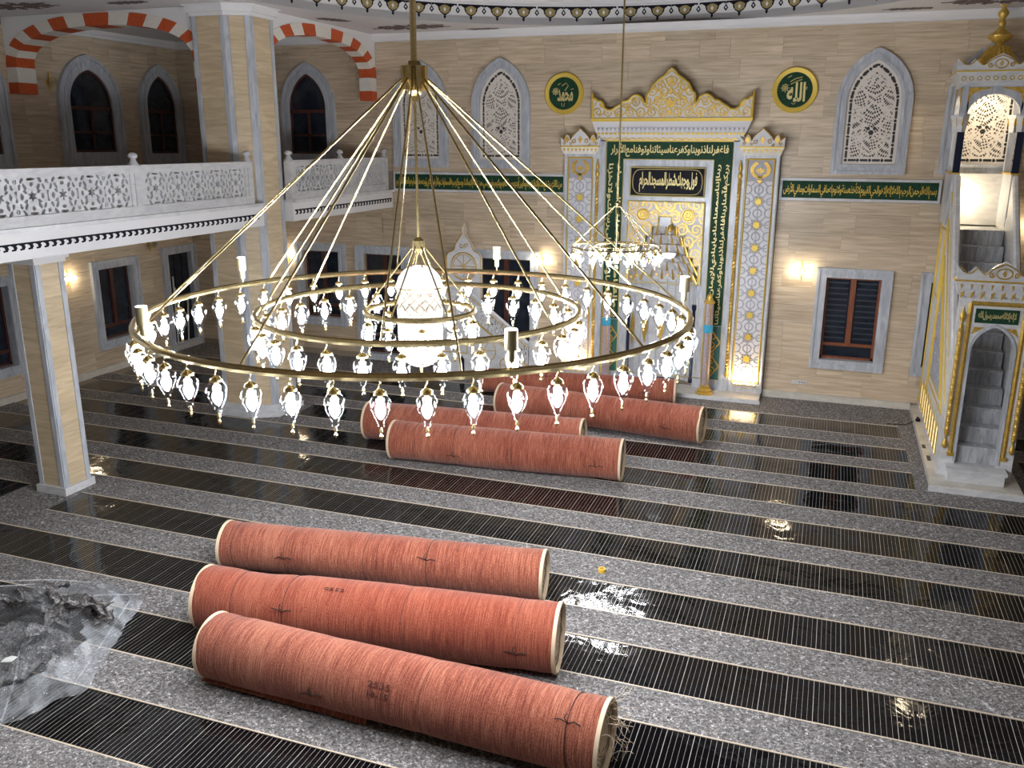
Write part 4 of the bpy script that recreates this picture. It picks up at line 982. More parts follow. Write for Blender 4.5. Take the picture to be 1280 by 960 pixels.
# twisted gold colonnettes beside the pilasters
def rope(b, x, y, z0, z1, r, pitch, strands=3, n=16):
    k = int((z1 - z0) / pitch * n)
    for s in range(strands):
        b.tube([(x + r * .45 * math.cos(2 * PI * (i / n + s / strands)), y + r * .45 * math.sin(2 * PI * (i / n + s / strands)), z0 + (z1 - z0) * i / k) for i in range(k + 1)], r * .62, 5)
for s in (-1, 1):
    b = B(); rope(b, s * 1.545, -.07, .62 + Z, 4.75 + Z, .038, .16, 2, 8); b.lathe([(.02, 4.75), (.05, 4.80), (.04, 4.86), (.02, 4.90), (.045, 4.96), (.03, 5.04), (.008, 5.14)], 10, (s * 1.545, -.07, Z))
    b.lathe([(.01, .42), (.05, .48), (.03, .55), (.045, .62)], 10, (s * 1.545, -.07, Z)); b.build('twisted_colonnette', 'gold', mh, True)

# pilasters
def star_poly(cx, cz, r, n=8, k=.55): return [(cx + (r if i % 2 == 0 else r * k) * math.cos(PI * i / n + PI / 2), cz + (r if i % 2 == 0 else r * k) * math.sin(PI * i / n + PI / 2)) for i in range(2 * n)]
def pilaster(label, cx, zl):
    t = thing('pilaster', label, 'pilaster', (cx, MY, .10)); hw_ = .375
    B().box(-hw_, hw_, 0, .2, 0, 5.24 + Z).build('shaft', 'marble', t)
    fr = B()
    for x in (-hw_ + .02, hw_ - .06): fr.box(x, x + .04, -.035, 0, .15, 5.24 + Z)
    fr.build('edge_moulding', 'marblew', t)
    g = B(); rr = (-.275, .275, .33, 5.16)
    for a_, b_ in (((rr[0], rr[2]), (rr[1], rr[2])), ((rr[1], rr[2]), (rr[1], rr[3])), ((rr[1], rr[3]), (rr[0], rr[3])), ((rr[0], rr[3]), (rr[0], rr[2]))): g.tube([(a_[0], -.02, a_[1] + Z), (b_[0], -.02, b_[1] + Z)], .017, 4)
    g.build('gold_frame', 'goldp', t)
    B().box(-.26, .26, -.004, 0, .36 + Z, 5.14 + Z).build('panel_ground', 'relback', t)
    # interlaced relief: cells of kite and star shapes
    cell = .0125; h = 4.72 - .37; W = round(.52 / cell); H = round(h / cell); X, Zz = np.meshgrid((np.arange(W) + .5) * cell - .26, (np.arange(H) + .5) * cell)
    P = .49; ph = Zz - .50; v_ = (ph + P / 2) % P - P / 2; r = np.hypot(X, v_); th = np.arctan2(v_, X)
    d1 = np.abs(r - .115 - .018 * np.cos(8 * th)) < .013; sp = (r > .11) & (r < .24) & (np.abs(np.sin(4 * th)) < .055 / np.maximum(r, .02) * .22 + .10)
    v2 = (ph) % P - P / 2; r2 = np.hypot(np.abs(X) - .0, v2); d2 = np.abs(r2 - .085) < .012; d3 = np.abs(np.hypot(np.abs(X) - .24, v2) - .09) < .012; d4 = np.abs(np.hypot(np.abs(X) - .24, v_) - .07) < .012
    groove = d1 | sp | d2 | d3 | d4
    rel = ~groove & ~(r < .10)
    pierced(rel, cell, -.022, -.004, -.26, .37 + Z).build('star_relief', 'relief', t)
    stm = B().prism(star_poly(0, 0, .105, 8, .52), -.03, -.004).mesh('gold_star', 'goldp')
    z = .88
    while z < 4.6: link('gold_star', stm, t, (0, 0, z + Z)); z += .488
    wr = B()
    for s in (-1, 1):
        for k in range(9):
            a = -PI / 2 + s * (k + .3) * PI * .88 / 9; c = (.17 * math.cos(a), 4.95 + .155 * math.sin(a)); wr.prism([(c[0] + .045 * math.cos(b_), c[1] + .03 * math.sin(b_) + Z) for b_ in np.linspace(0, 2 * PI, 8, endpoint=False)], -.035, -.004)
    for k in range(5):
        a = PI / 2 + (k - 2) * .45; wr.prism([(0, 4.86 + Z), (.1 * math.cos(a - .14), 4.86 + .12 * math.sin(a - .14) + Z), (.115 * math.cos(a), 4.86 + .14 * math.sin(a) + Z), (.1 * math.cos(a + .14), 4.86 + .12 * math.sin(a + .14) + Z)], -.03, -.004)
    wr.prism([(-.07, 4.74 + Z), (.07, 4.74 + Z), (0, 4.66 + Z)], -.03, -.004); wr.build('gold_wreath', 'gold', t)
    c = B(); c.prism([(-.38, 5.24 + Z), (.38, 5.24 + Z), (.44, 5.39 + Z), (-.44, 5.39 + Z)], -.09, .2); c.build('capital', 'cream', t)
    c = B(); c.box(-.45, .45, -.11, .2, 5.39 + Z, 5.42 + Z)
    for k in range(9): x = -.36 + k * .09; c.prism([(x - .03, 5.36 + Z), (x + .03, 5.36 + Z), (x, 5.29 + Z)], -.10, -.085)
    c.build('gold_moulding', 'goldp', t)
    hc = [(.44, 5.42), (.45, 5.62), (.37, 5.54), (.33, 5.64), (.30, 5.66), (.26, 5.64), (.22, 5.54), (.18, 5.62), (.10, 5.70), (.05, 5.74), (0, 5.79)]
    full = [(-x, z) for x, z in hc] + [(x, z) for x, z in reversed(hc[:-1])]
    B().prism(az(full), -.08, -.03).build('crest', 'relief', t); c = B(); c.tube([(x, -.085, z + Z) for x, z in full[1:-1]], .013, 5)
    for x in (-.30, 0, .30):
        c.prism(az([(x, 5.47), (x + .05, 5.55), (x, 5.63), (x - .05, 5.55)]), -.095, -.08)
    for s_ in (-1, 1):
        c.tube([(s_ * .15 + x, -.088, z + 5.52 + Z) for x, z in spiral(0, 0, .055, 1.4, 1, s_)], .009, 4); c.tube([(s_ * .37 + x, -.088, z + 5.48 + Z) for x, z in spiral(0, 0, .04, 1.3, 2, s_)], .008, 4); c.tube([(s_ * .22 + x, -.088, z + 5.46 + Z) for x, z in spiral(0, 0, .03, 1.2, 3, s_)], .007, 4)
    c.build('crest_gilding', 'gold', t, True)
    # warm lamp tucked in the foot of the panel
    B().box(-.24, .24, -.10, -.05, .28 + Z, .31 + Z).build('lamp_trough', 'goldp', t); B().box(-.23, .23, -.09, -.06, .31 + Z, .325 + Z).build('lamp_tube', 'warmtube', t)
    ld = bpy.data.lights.new('foot_lamp', 'AREA'); ld.shape = 'RECTANGLE'; ld.size = .46; ld.size_y = .05; ld.energy = 22; ld.color = WARM; lo = link('foot_lamp', ld, t, (0, -.11, .36 + Z)); lo.rotation_euler = (math.radians(168), 0, 0)
    return t
pilaster('right gilded marble pilaster beside the mihrab, glowing at its foot', -1.53, 0)
pilaster('left gilded marble pilaster beside the mihrab, glowing at its foot', -5.44, 0)

# green calligraphy strips along the wall
def strip(label, x0, x1, text):
    t = thing('calligraphy_strip', label, 'calligraphy band', ((x0 + x1) / 2, YF - .022, 0)); wd = x1 - x0
    B().box(-wd / 2, wd / 2, -.03, 0, 4.33, 4.79).build('border', 'marblew', t); B().box(-wd / 2 + .05, wd / 2 - .05, -.036, -.03, 4.385, 4.735).build('green_field', 'green', t)
    fit_text('calligraphy', text, wd - .16, .30, .008, 'goldp', t, (0, -.04, 4.56), bold=.015)
strip('green strip of gold calligraphy on the wall right of the mihrab', -1.13, 1.97, 'بسم الله الرحمن الرحيم الله لا إله إلا هو الحي القيوم لا تأخذه سنة ولا نوم له ما في السماوات وما في الأرض')
strip('green strip of gold calligraphy on the wall left of the mihrab', -10.22, -5.84, 'من ذا الذي يشفع عنده إلا بإذنه يعلم ما بين أيديهم وما خلفهم ولا يحيطون بشيء من علمه إلا بما شاء وسع كرسيه السماوات والأرض ولا يؤوده حفظهما وهو العلي العظيم')
# roundels
def roundel(label, x, z, text, tw, th, extra):
    t = thing('roundel', label, 'roundel', (x, YF - .028, z))
    B().lathe([(.001, -.03), (.35, -.03), (.35, 0), (.001, 0)], 48, axis='y').build('green_disc', 'green', t, True)
    B().lathe([(.345, -.025), (.35, -.05), (.43, -.06), (.45, -.04), (.45, 0)], 48, axis='y').build('gold_rim', 'goldp', t, True)
    fit_text('calligraphy', text, tw, th, .012, 'goldl', t, (.03, -.036, -.04), bold=.03)
    o = B()
    for ln, r in extra: o.tube([(a, -.038, b_) for a, b_ in ln], r, 4)
    o.build('calligraphy_mark', 'goldl', t)
ros = [([(-.19 + q[0], .04 + q[1]) for q in spiral(0, 0, .075, 2.2, 1, 1)], .008)] + [([(-.19, .04), (-.19 + .09 * math.cos(a), .04 + .09 * math.sin(a))], .006) for a in np.linspace(0, 2 * PI, 9)]
roundel('round green roundel right of the mihrab with its gold rim', -.99, 6.54, 'الله', .36, .38, ros + [([(-.10, .16), (0, .22), (.13, .25)], .010), ([(-.09, .11), (.02, .17), (.13, .20)], .010), ([(-.05, -.25), (0, -.28), (.03, -.24)], .007), ([(.2, .03), (.24, .06), (.22, 0)], .007), ([(-.15, .24), (-.08, .28)], .008)])
roundel('round green roundel left of the mihrab with its gold rim', -5.91, 6.54, 'محمد', .36, .26, ros + [([(-.05, .16), (.05, .22), (.10, .16), (.02, .06)], .010), ([(-.14, .18), (-.08, .22)], .008), ([(.18, -.12), (.2, -.16)], .007), ([(.16, .08), (.22, .10)], .007), ([(-.05, -.2), (-.04, -.28)], .007), ([(.02, -.2), (.0, -.28)], .007)])

# ================================================================== CANDLE PILLARS by the mihrab
def pillar(label, x):
    t = thing('floor_candlestick', label, 'candlestick', (x, 19.22, .10))
    B().lathe([(.20, 0), (.20, .02), (.15, .05), (.16, .08), (.10, .13), (.11, .17), (.08, .20)], 20).build('gold_foot', 'gold', t, True)
    b = B(); b.lathe([(.085, .20), (.085, 1.38)], 8); b.build('lower_shaft', 'stonecol', t)
    B().lathe([(.095, 1.38), (.105, 1.40), (.105, 1.54), (.095, 1.56)], 12).build('turquoise_band', 'blue', t)
    B().lathe([(.085, 1.56), (.085, 2.03)], 8).build('upper_shaft', 'stonecol', t)
    B().lathe([(.11, 2.03), (.12, 2.06), (.08, 2.10), (.05, 2.16), (.055, 2.2), (.02, 2.24)], 14).build('gold_cap', 'gold', t, True)
    g = B()
    for k in range(4): a = k * PI / 2 + .4; g.tube([(.09 * math.cos(a), .09 * math.sin(a), .2), (.09 * math.cos(a), .09 * math.sin(a), 2.03)], .010, 5)
    g.build('gold_rod', 'gold', t)
pillar('tall gem studded candlestick pillar on a gold foot right of the niche', -2.36)
pillar('tall gem studded candlestick pillar on a gold foot left of the niche', -4.64)

# ================================================================== MINBAR (stair pulpit)
mb = thing('minbar', 'white and gold marble stair pulpit with crested portal and canopy at right', 'pulpit', (0, 0, 0))
mp_ = thing('pulpit_plinth', 'white marble slab base under the stair pulpit', 'plinth'); B().box(1.90, 3.25, 14.95, YF - .02, .012, .12).build('plinth_slab', 'marbleb', mp_); B().box(1.87, 3.28, 14.92, 14.97, .012, .10).build('plinth_edge', 'marblew', mp_)
x0, x1, PY = 2.03, 3.13, 15.50
xa, xb = 2.27, 2.89
b = B(); b.box(x0, xa, PY, PY + .22, .12, 3.2); b.box(xb, x1, PY, PY + .22, .12, 3.2)
op = lancet((xb - xa) / 2, .12, 2.26, 2.69); cxp = (xa + xb) / 2
opn = [(x + cxp, z) for x, z in op][1:-1]
v = [(x, PY, z) for x, z in opn] + [(x, PY, 3.2) for x, z in opn] + [(x, PY + .22, z) for x, z in opn] + [(x, PY + .22, 3.2) for x, z in opn]; m = len(opn)
b.add(v, [(i, i + 1, i + 1 + m, i + m) for i in range(m - 1)] + [(i + 2 * m, i + 3 * m, i + 1 + 3 * m, i + 1 + 2 * m) for i in range(m - 1)] + [(i, i + 2 * m, i + 1 + 2 * m, i + 1) for i in range(m - 1)])
b.build('portal', 'marblew', mb)
g = B()
for a_, c_ in (((2.19, .52), (2.19, 3.05)), ((2.19, 3.05), (2.97, 3.05)), ((2.97, 3.05), (2.97, .52))): g.tube([(a_[0], PY - .01, a_[1]), (c_[0], PY - .01, c_[1])], .036, 4)
g.box(2.14, 2.24, PY - .05, PY, .48, .54); g.box(2.92, 3.02, PY - .05, PY, .48, .54); g.build('gold_frame', 'gold', mb)
at = B(); at.band([(x + cxp, z) for x, z in lancet((xb - xa) / 2 + .035, .4, 2.26, 2.73)], [(x + cxp, z) for x, z in lancet((xb - xa) / 2 - .005, .4, 2.26, 2.68)], PY - .03, PY + .01, closed=False); at.build('arch_moulding', 'marble', mb)
B().box(2.27, 2.89, PY - .012, PY, 2.74, 2.97).build('green_plaque', 'green', mb)
fit_text('calligraphy', 'لا إله إلا الله محمد رسول الله', .54, .15, .006, 'goldl', mb, (2.58, PY - .016, 2.855), bold=.015)
for s in (2.33, 2.83):
    sp = B(); sp.lathe([(.001, -.02), (.025, -.02), (.03, 0), (.001, 0)], 12, (s, PY, 2.63), 'y'); sp.prism([(s + .09 * math.copysign(1, s - 2.58), 2.54), (s + .05 * math.copysign(1, s - 2.58), 2.67), (s - .10 * math.copysign(1, s - 2.58), 2.67)], PY - .006, PY); sp.build('spandrel_rosette', 'gold', mb, True)
for xx in (2.085, 3.075):
    r = B(); rope(r, xx, PY - .035, .85, 2.62, .036, .10, 3, 8); r.lathe([(.02, 2.62), (.03, 2.66), (.012, 2.72), (.04, 2.80), (.042, 2.86), (.02, 2.90), (.004, 3.0)], 10, (xx, PY - .035, 0))
    r.lathe([(.01, .60), (.04, .64), (.042, .70), (.015, .76), (.012, .80), (.03, .85)], 10, (xx, PY - .035, 0)); r.build('twisted_colonnette', 'gold', mb, True)
# portal cornice with scooped corbels and a crest
c = B(); c.prism([(1.98, 3.18), (3.18, 3.18), (3.25, 3.40), (1.91, 3.40)], PY - .10, PY + .22); c.build('cornice', 'marblew', mb)
cg = B(); cg.box(1.90, 3.26, PY - .12, PY + .22, 3.40, 3.43)
for k in range(9):
    x = 2.0 + k * .145; cg.prism([(x, 3.22), (x + .05, 3.26), (x + .04, 3.18), (x, 3.13)], PY - .115, PY - .09); cg.prism([(x - .02, 3.36), (x + .02, 3.36), (x, 3.28)], PY - .115, PY - .09)
cg.build('gold_corbel_row', 'gold', mb)
def little_crest(cx, hw_, z0, h, y, parent, n=1.0):
    q = [(1.0, 0), (1.02, .75), (.88, .38), (.80, .34), (.72, .42), (.62, .72), (.50, .42), (.44, .30), (.36, .38), (.28, .62), (.14, .84), (0, 1.0)]
    full = [(cx - hw_ * x, z0 + h * z) for x, z in q] + [(cx + hw_ * x, z0 + h * z) for x, z in reversed(q[:-1])]
    B().prism(full, y - .03, y + .03).build('crest', 'marblew', parent); e = B(); e.tube([(x, y - .035, z) for x, z in [(cx + (a - cx) * .93, z0 + .02 + (b_ - z0) * .82) for a, b_ in full[1:-1]]], .010, 4)
    e.tube([(cx + .11 * math.cos(a) * h / .3, y - .035, z0 + h * .38 + .08 * math.sin(a) * h / .3) for a in np.linspace(0, 2 * PI, 16, endpoint=False)], .010, 4, closed=True)
    for s in (-1, 1): e.tube([(cx + s * .07 + .35 * p, y - .035, z0 + h * .3 + q_ * .35) for p, q_ in spiral(s * .3, 0, .13, 1.4, 0, s)], .009, 4)
    e.prism([(cx, z0 + h * .2), (cx + .03, z0 + h * .38), (cx, z0 + h * .58), (cx - .03, z0 + h * .38)], y - .045, y - .03); e.build('crest_gilding', 'gold', parent, True)
little_crest(2.58, .66, 3.43, .30, PY - .08, mb)
# steps
ns = 13; ys, ye, zs, ze = 15.62, 18.72, .36, 3.95
for k in range(ns):
    ya = ys + (ye - ys) * k / ns; za = zs + (ze - zs) * (k + 1) / ns
    s_ = B(); s_.box(2.17, 2.98, ya, ya + (ye - ys) / ns + .01 if k < ns - 1 else YF - .05, za - (ze - zs) / ns - .02, za - .03); s_.box(2.17, 2.98, ya - .03, ya + (ye - ys) / ns, za - .03, za); s_.build('step', 'step', mb)
b = B(); b.box(2.16, 3.0, 15.22, 15.62, .12, .30); b.box(2.13, 3.03, 15.19, 15.62, .30, .345); b.build('entry_step', 'marblew', mb)
# flanks: wall plate under the stair plus sloping parapet
def flank(x, out, label_in):
    sl = (4.62 - 1.72) / (18.62 - 15.72)
    para = [(15.72, 1.20), (15.72, 1.86), (18.62, 4.86), (18.62, 4.15)]
    body = [(15.72, .12), (15.72, 1.20), (18.62, 4.15), (YF - .05, 4.15), (YF - .05, .12)]
    def yz(poly, a, c, nm, mat):
        bb = B().prism(poly, a, c); bb.v = [(p[1], p[0], p[2]) for p in bb.v]; bb.f = [tuple(reversed(q)) for q in bb.f]; return bb.build(nm, mat, mb)
    yz(body, x - .05, x + .05, 'flank_wall', 'marblew'); yz(para, x - .05, x + .05, 'parapet', 'marblew')
    rl = B(); rl.tube([(x, 15.72, 1.90), (x, 18.62, 4.90)], .055, 6); rl.build('handrail', 'marblew', mb)
    o = x + out * .055
    g = B()
    for d in (.08, .56): g.tube([(o, 15.78, 1.78 - d), (o, 18.6, 4.70 - d)], .016, 4)
    tri = [(15.9, .95), (17.3, .95), (18.5, 3.60), (18.5, 3.62)]
    for P_ in ([(16.05, 1.02), (18.45, 3.45), (18.45, 1.02), (16.05, 1.02)], [(16.45, 1.17), (18.30, 3.08), (18.30, 1.17), (16.45, 1.17)], [(18.6, .30), (18.6, 4.1), (19.6, 4.1), (19.6, .3), (18.6, .3)], [(18.75, 2.6), (18.75, 3.9), (19.45, 3.9), (19.45, 2.6), (18.75, 2.6)]):
        for p, q in zip(P_[:-1], P_[1:]): g.tube([(o, p[0], p[1]), (o, q[0], q[1])], .018, 4)
    g.build('gold_moulding', 'goldp', mb)
    # carved scroll field on the parapet and triangle
    vmask = line_mask(3.9, .34, .0125, vines(3.9, .34, .09), .012); pb = pierced(vmask, .0125, 0, .008)
    ang = math.atan2(3.0, 2.9); pb.v = [(o + out * (.006 - p[1]), 15.85 + p[0] * math.cos(ang) - p[2] * math.sin(ang), 1.42 + p[0] * math.sin(ang) + p[2] * math.cos(ang)) for p in pb.v]; pb.build('carved_scroll', 'relief', mb)
    X, Zz = np.meshgrid((np.arange(round(1.85 / .0125)) + .5) * .0125, (np.arange(round(1.9 / .0125)) + .5) * .0125)
    vm = line_mask(1.85, 1.9, .0125, vines(1.85, 1.9, .14), .012); vm &= Zz < X * 1.03 - .05; pb = pierced(vm, .0125, 0, .012); pb.v = [(o + out * (.010 - p[1]), 16.45 + p[0], 1.17 + p[2]) for p in pb.v]; pb.build('carved_triangle', 'relback', mb)
    # lower arcade: slim slots lit from inside
    for k in range(9):
        ya = 16.1 + k * .37; z1_ = .82
        P_ = [(ya + .05, .24), (ya + .05, .70), (ya + .13, z1_), (ya + .21, .70), (ya + .21, .24)]
        yz(P_, o - .004, o + .004, 'lit_slot', 'warmslot' if out < 0 else 'marble')
        gg = B()
        for p, q in zip(P_[:-1], P_[1:]): gg.tube([(o + out * .004, p[0], p[1]), (o + out * .004, q[0], q[1])], .010, 4)
        gg.build('slot_moulding', 'goldp', mb)
M['warmslot'] = emit('lit_slot', (1.0, 0.75, 0.45), 1.6)
flank(2.10, -1, ''); flank(3.06, 1, '')
# tower
TY0, TY1, TZ = 18.70, 19.72, 4.97
[B().box(q, q + .12, TY0, TY1, 4.0, TZ - .03).build('platform_parapet', 'marble', mb) for q in (2.0, 3.0)]
B().box(2.10, 3.02, 19.66, 19.76, 3.95, 4.93).build('platform_back', 'marblew', mb)
g = B(); g.box(1.98, 2.14, TY0 - .02, TY1, TZ - .03, TZ); g.box(2.98, 3.14, TY0 - .02, TY1, TZ - .03, TZ); g.build('gold_ledge', 'gold', mb)
for cx_, cy_ in ((2.07, 18.78), (3.05, 18.78), (2.07, 19.60), (3.05, 19.60)):
    B().box(cx_ - .06, cx_ + .06, cy_ - .06, cy_ + .06, TZ, 5.70).build('tower_column', 'navy' if cy_ < 19 else 'marble', mb)
    B().lathe([(.07, 5.70), (.075, 5.74), (.10, 5.92), (.12, 6.0), (.12, 6.02)], 4, (cx_, cy_, 0)).build('column_capital', 'marblew', mb)
    e = B()
    for a in (0, PI / 2, PI, 3 * PI / 2): e.tube([(cx_ + .055 * math.cos(a), cy_ + .055 * math.sin(a), 5.72), (cx_ + .1 * math.cos(a), cy_ + .1 * math.sin(a), 5.95)], .012, 4)
    e.build('capital_gilding', 'gold', mb)
def tower_arch(face):      # face: (origin, rot)
    loc, rot, wd = face; a = wd / 2; op = lancet(a - .13, 5.95, 6.0, 6.36); o = [(x, 6.0 if z < 6 else z) for x, z in op][1:-1]
    m = len(o); v = [(x, -.05, z) for x, z in o] + [(x * (a / (a - .13)), -.05, 6.52) for x, z in o] + [(x, .05, z) for x, z in o] + [(x * (a / (a - .13)), .05, 6.52) for x, z in o]
    bb = B().add(v, [(i, i + 1, i + 1 + m, i + m) for i in range(m - 1)] + [(i + 2 * m, i + 3 * m, i + 1 + 3 * m, i + 1 + 2 * m) for i in range(m - 1)] + [(i, i + 2 * m, i + 1 + 2 * m, i + 1) for i in range(m - 1)])
    for s in (-1, 1): bb.box(min(s * a, s * (a - .13)), max(s * a, s * (a - .13)), -.05, .05, 5.98, 6.52)
    bb.build('tower_arch', 'marble', mb, loc=loc, rot=rot)
    for s in (-1, 1):
        e = B(); e.prism([(s * (a - .06), 6.48), (s * (a - .06), 6.15), (s * (a - .12), 6.22), (s * (a - .16), 6.36), (s * (a - .30), 6.43), (s * .1, 6.46), (s * .1, 6.48)], -.06, -.05)
        e.build('gold_spandrel', 'gold', mb, loc=loc, rot=rot)
tower_arch(((2.56, TY0 + .05, 0), 0, 1.12)); tower_arch(((2.05, 19.19, 0), -PI / 2, 1.04)); tower_arch(((3.07, 19.19, 0), PI / 2, 1.04))
c = B(); c.box(1.98, 3.14, TY0 - .02, TY1, 6.50, 6.56); c.box(1.90, 3.22, TY0 - .10, TY1, 6.56, 6.70); c.box(1.86, 3.26, TY0 - .14, TY1, 6.70, 6.74); c.build('tower_cornice', 'marblew', mb)
cg = B(); cg.box(1.85, 3.27, TY0 - .15, TY1, 6.74, 6.765)
for k in range(10): cg.tube([(1.98 + k * .13 + .035 * math.cos(a), TY0 - .105, 6.63 + .035 * math.sin(a)) for a in np.linspace(0, 2 * PI, 10, endpoint=False)], .008, 4, closed=True)
cg.build('cornice_gilding', 'goldp', mb)
little_crest(2.56, .70, 6.765, .28, TY0 - .10, mb)
cr = B(); 
for k in range(5): y = TY0 + .1 + k * .2; cr.add([(1.88, y - .09, 6.765), (1.88, y + .09, 6.765), (1.88, y, 6.95), (1.92, y - .09, 6.765), (1.92, y + .09, 6.765), (1.92, y, 6.95)], [(0, 1, 2), (3, 5, 4), (0, 2, 5, 3), (1, 4, 5, 2)])
cr.build('side_crest', 'marblew', mb)
cone = B(); nfl = 20; v = []
for (rr, z) in ((.42, 6.76), (.34, 6.95), (.24, 7.12), (.17, 7.22)):
    for k in range(nfl * 2): a = PI * k / nfl; r = rr * (1 if k % 2 == 0 else .88); v.append((2.56 + r * math.cos(a), 19.2 + r * math.sin(a), z))
m = nfl * 2; cone.add(v, [(i * m + k, i * m + (k + 1) % m, (i + 1) * m + (k + 1) % m, (i + 1) * m + k) for i in range(3) for k in range(m)]); cone.build('fluted_cone', 'gold', mb)
B().lathe([(.17, 7.20), (.08, 7.24), (.07, 7.32), (.20, 7.42), (.21, 7.46), (.08, 7.56), (.04, 7.62), (.07, 7.68), (.04, 7.74), (.09, 7.82), (.09, 7.86), (.03, 7.94), (.012, 7.99)], 20, (2.56, 19.2, -.06)).build('finial', 'gold', mb, True)
cs = []; 
for k in range(25): a = math.radians(-90 + 25 + 310 * k / 24 + 0) + PI; cs.append((2.56 + .085 * math.sin(a) * -1, 19.2, 8.00 + .085 * math.cos(a) * -1 + .0))
cs2 = [(2.56 + .085 * math.cos(math.radians(125 + 290 * k / 24)), 19.2, 7.99 + .085 * math.sin(math.radians(125 + 290 * k / 24))) for k in range(25)]
B().tube(cs2, [.004 + .018 * math.sin(PI * k / 24) for k in range(25)], 6).build('crescent', 'gold', mb, True)
# lamp in the tower
sl_ = thing('pulpit_lamp', 'small bright wall lamp glowing inside the pulpit tower', 'lamp', (2.19, 19.5, 4.28)); B().lathe([(.02, 0), (.05, .02), (.05, .05), (.07, .07)], 12).build('lamp_base', 'gold', sl_, True)
B().lathe([(.02, .07), (.06, .10), (.065, .15), (.04, .20), (.01, .21)], 12).build('lamp_globe', 'bulbw', sl_, True)
ld = bpy.data.lights.new('pulpit_glow', 'POINT'); ld.energy = 17; ld.color = (1, .80, .50); ld.shadow_soft_size = .06; link('pulpit_glow', ld, sl_, (.14, -.08, .2))
ld = bpy.data.lights.new('canopy_glow', 'POINT'); ld.energy = 14; ld.color = (1, .80, .52); ld.shadow_soft_size = .05; link('canopy_glow', ld, sl_, (.35, -.25, 1.9))
lp = thing('canopy_lamp', 'small lamp under the pulpit canopy', 'lamp', (2.56, 19.25, 6.44)); B().lathe([(.03, 0), (.06, .02), (.06, .05)], 12).build('lamp_base', 'gold', lp); B().lathe([(.01, -.05), (.05, -.03), (.05, 0)], 12).build('lamp_globe', 'bulbw', lp)

# ================================================================== KURSU (preacher's seat with stair) left of the mihrab
ks = thing('preacher_seat', 'white and gold preacher seat with wheel crest and side stair behind the chandelier', 'pulpit', (-8.05, 18.95, .0)); 
b = B(); b.box(-.62, .14, 0, .75, .02, 2.0); b.box(-.50, .08, -.03, .75, .02, .5); b.build('seat_body', 'marblew', ks)
pk = [(-.42, 1.95), (-.42, 2.88), (-.30, 2.96), (-.22, 3.05), (-.16, 2.98), (-.10, 3.2), (0, 3.50), (.03, 3.55)]
bp_ = [(-.44, 1.95), (-.44, 2.90), (-.38, 3.0), (-.30, 3.02), (-.24, 3.06), (-.20, 3.20), (-.10, 3.34), (-.03, 3.44), (-.06, 3.52), (0, 3.68), (.06, 3.52), (.03, 3.44), (.10, 3.34), (.20, 3.20), (.24, 3.06), (.30, 3.02), (.38, 3.0), (.44, 2.90), (.44, 1.95)]
B().prism(bp_, .05, .12).build('back_board', 'marblew', ks)
g = B(); g.tube([(x, .045, z) for x, z in bp_], .014, 4); g.tube([(.32 * math.cos(a), .04, 2.68 + .32 * math.sin(a)) for a in np.linspace(0, 2 * PI, 28, endpoint=False)], .016, 4, closed=True); g.tube([(.27 * math.cos(a), .04, 2.68 + .27 * math.sin(a)) for a in np.linspace(0, 2 * PI, 28, endpoint=False)], .008, 4, closed=True)
for k in range(8): a = k * PI / 4; g.tube([(0, .04, 2.68), (.27 * math.cos(a), .04, 2.68 + .27 * math.sin(a))], .010, 4)
for s in (-1, 1): g.tube([(x, .04, z) for x, z in spiral(s * .06, 3.16, .06, 1.2, 0, s)], .009, 4)
g.build('gold_wheel', 'gold', ks, True)
g = B()
for q in ((-.55, -.27, .6, 1.85), (-.20, .08, .6, 1.85)):
    for p, r_ in (((q[0], q[2]), (q[1], q[2])), ((q[1], q[2]), (q[1], q[3])), ((q[1], q[3]), (q[0], q[3])), ((q[0], q[3]), (q[0], q[2]))): g.tube([(p[0], -.008, p[1]), (r_[0], -.008, r_[1])], .012, 4)
g.build('gold_fillet', 'gold', ks)
B().prism([(-.1, .12), (.02, .12), (.02, .45), (-.04, .55), (-.1, .45)], -.036, -.03).build('dark_opening', 'night', ks)
# stair flank to the right
b = B(); b.prism([(.14, .02), (.14, 1.50), (1.70, .32), (1.70, .02)], 0, .06); b.build('stair_flank', 'marblew', ks)
for k in range(6): B().box(.16 + k * .26, .42 + k * .26, .07, .72, .02, 1.40 - k * .23).build('step', 'step', ks)
rm_ = star_mask(1.85, .46, .0125, .42); pb = pierced(rm_, .0125, -.005, .04); sl = math.atan2(-1.18, 1.56)
pb.v = [(.18 + p[0] * math.cos(sl) * .98, p[1], 1.53 + p[0] * math.sin(sl) * .98 + p[2] * 1.05) for p in pb.v]; pb.build('lattice_rail', 'marblew', ks)
B().tube([(.14, .02, 2.08), (1.72, .02, .88)], .045, 4).build('handrail', 'marblew', ks)
g = B(); g.tube([(.14, -.01, 1.52), (1.70, -.01, .34)], .018, 4)
g.tube([(.14, -.01, 2.00), (1.70, -.01, .80)], .012, 4)
for cx_, cz, r in ((.52, .72, .30), (1.1, .4, .18)):
    g.tube([(cx_ + r * math.cos(a), -.01, cz + r * math.sin(a)) for a in np.linspace(0, 2 * PI, 20, endpoint=False)], .012, 4, closed=True)
    for k in range(6): a = k * PI / 3; g.tube([(cx_, -.01, cz), (cx_ + r * math.cos(a), -.01, cz + r * math.sin(a))], .009, 4)
g.build('gold_rosette', 'gold', ks)
B().box(1.66, 1.80, -.04, .12, .02, 1.05).build('newel_post', 'marblew', ks)

# ================================================================== CHANDELIERS
def ring_tube(r, z, tr, n=72): 
    return B().tube([(r * math.cos(2 * PI * k / n), r * math.sin(2 * PI * k / n), z) for k in range(n)], tr, 8, closed=True)
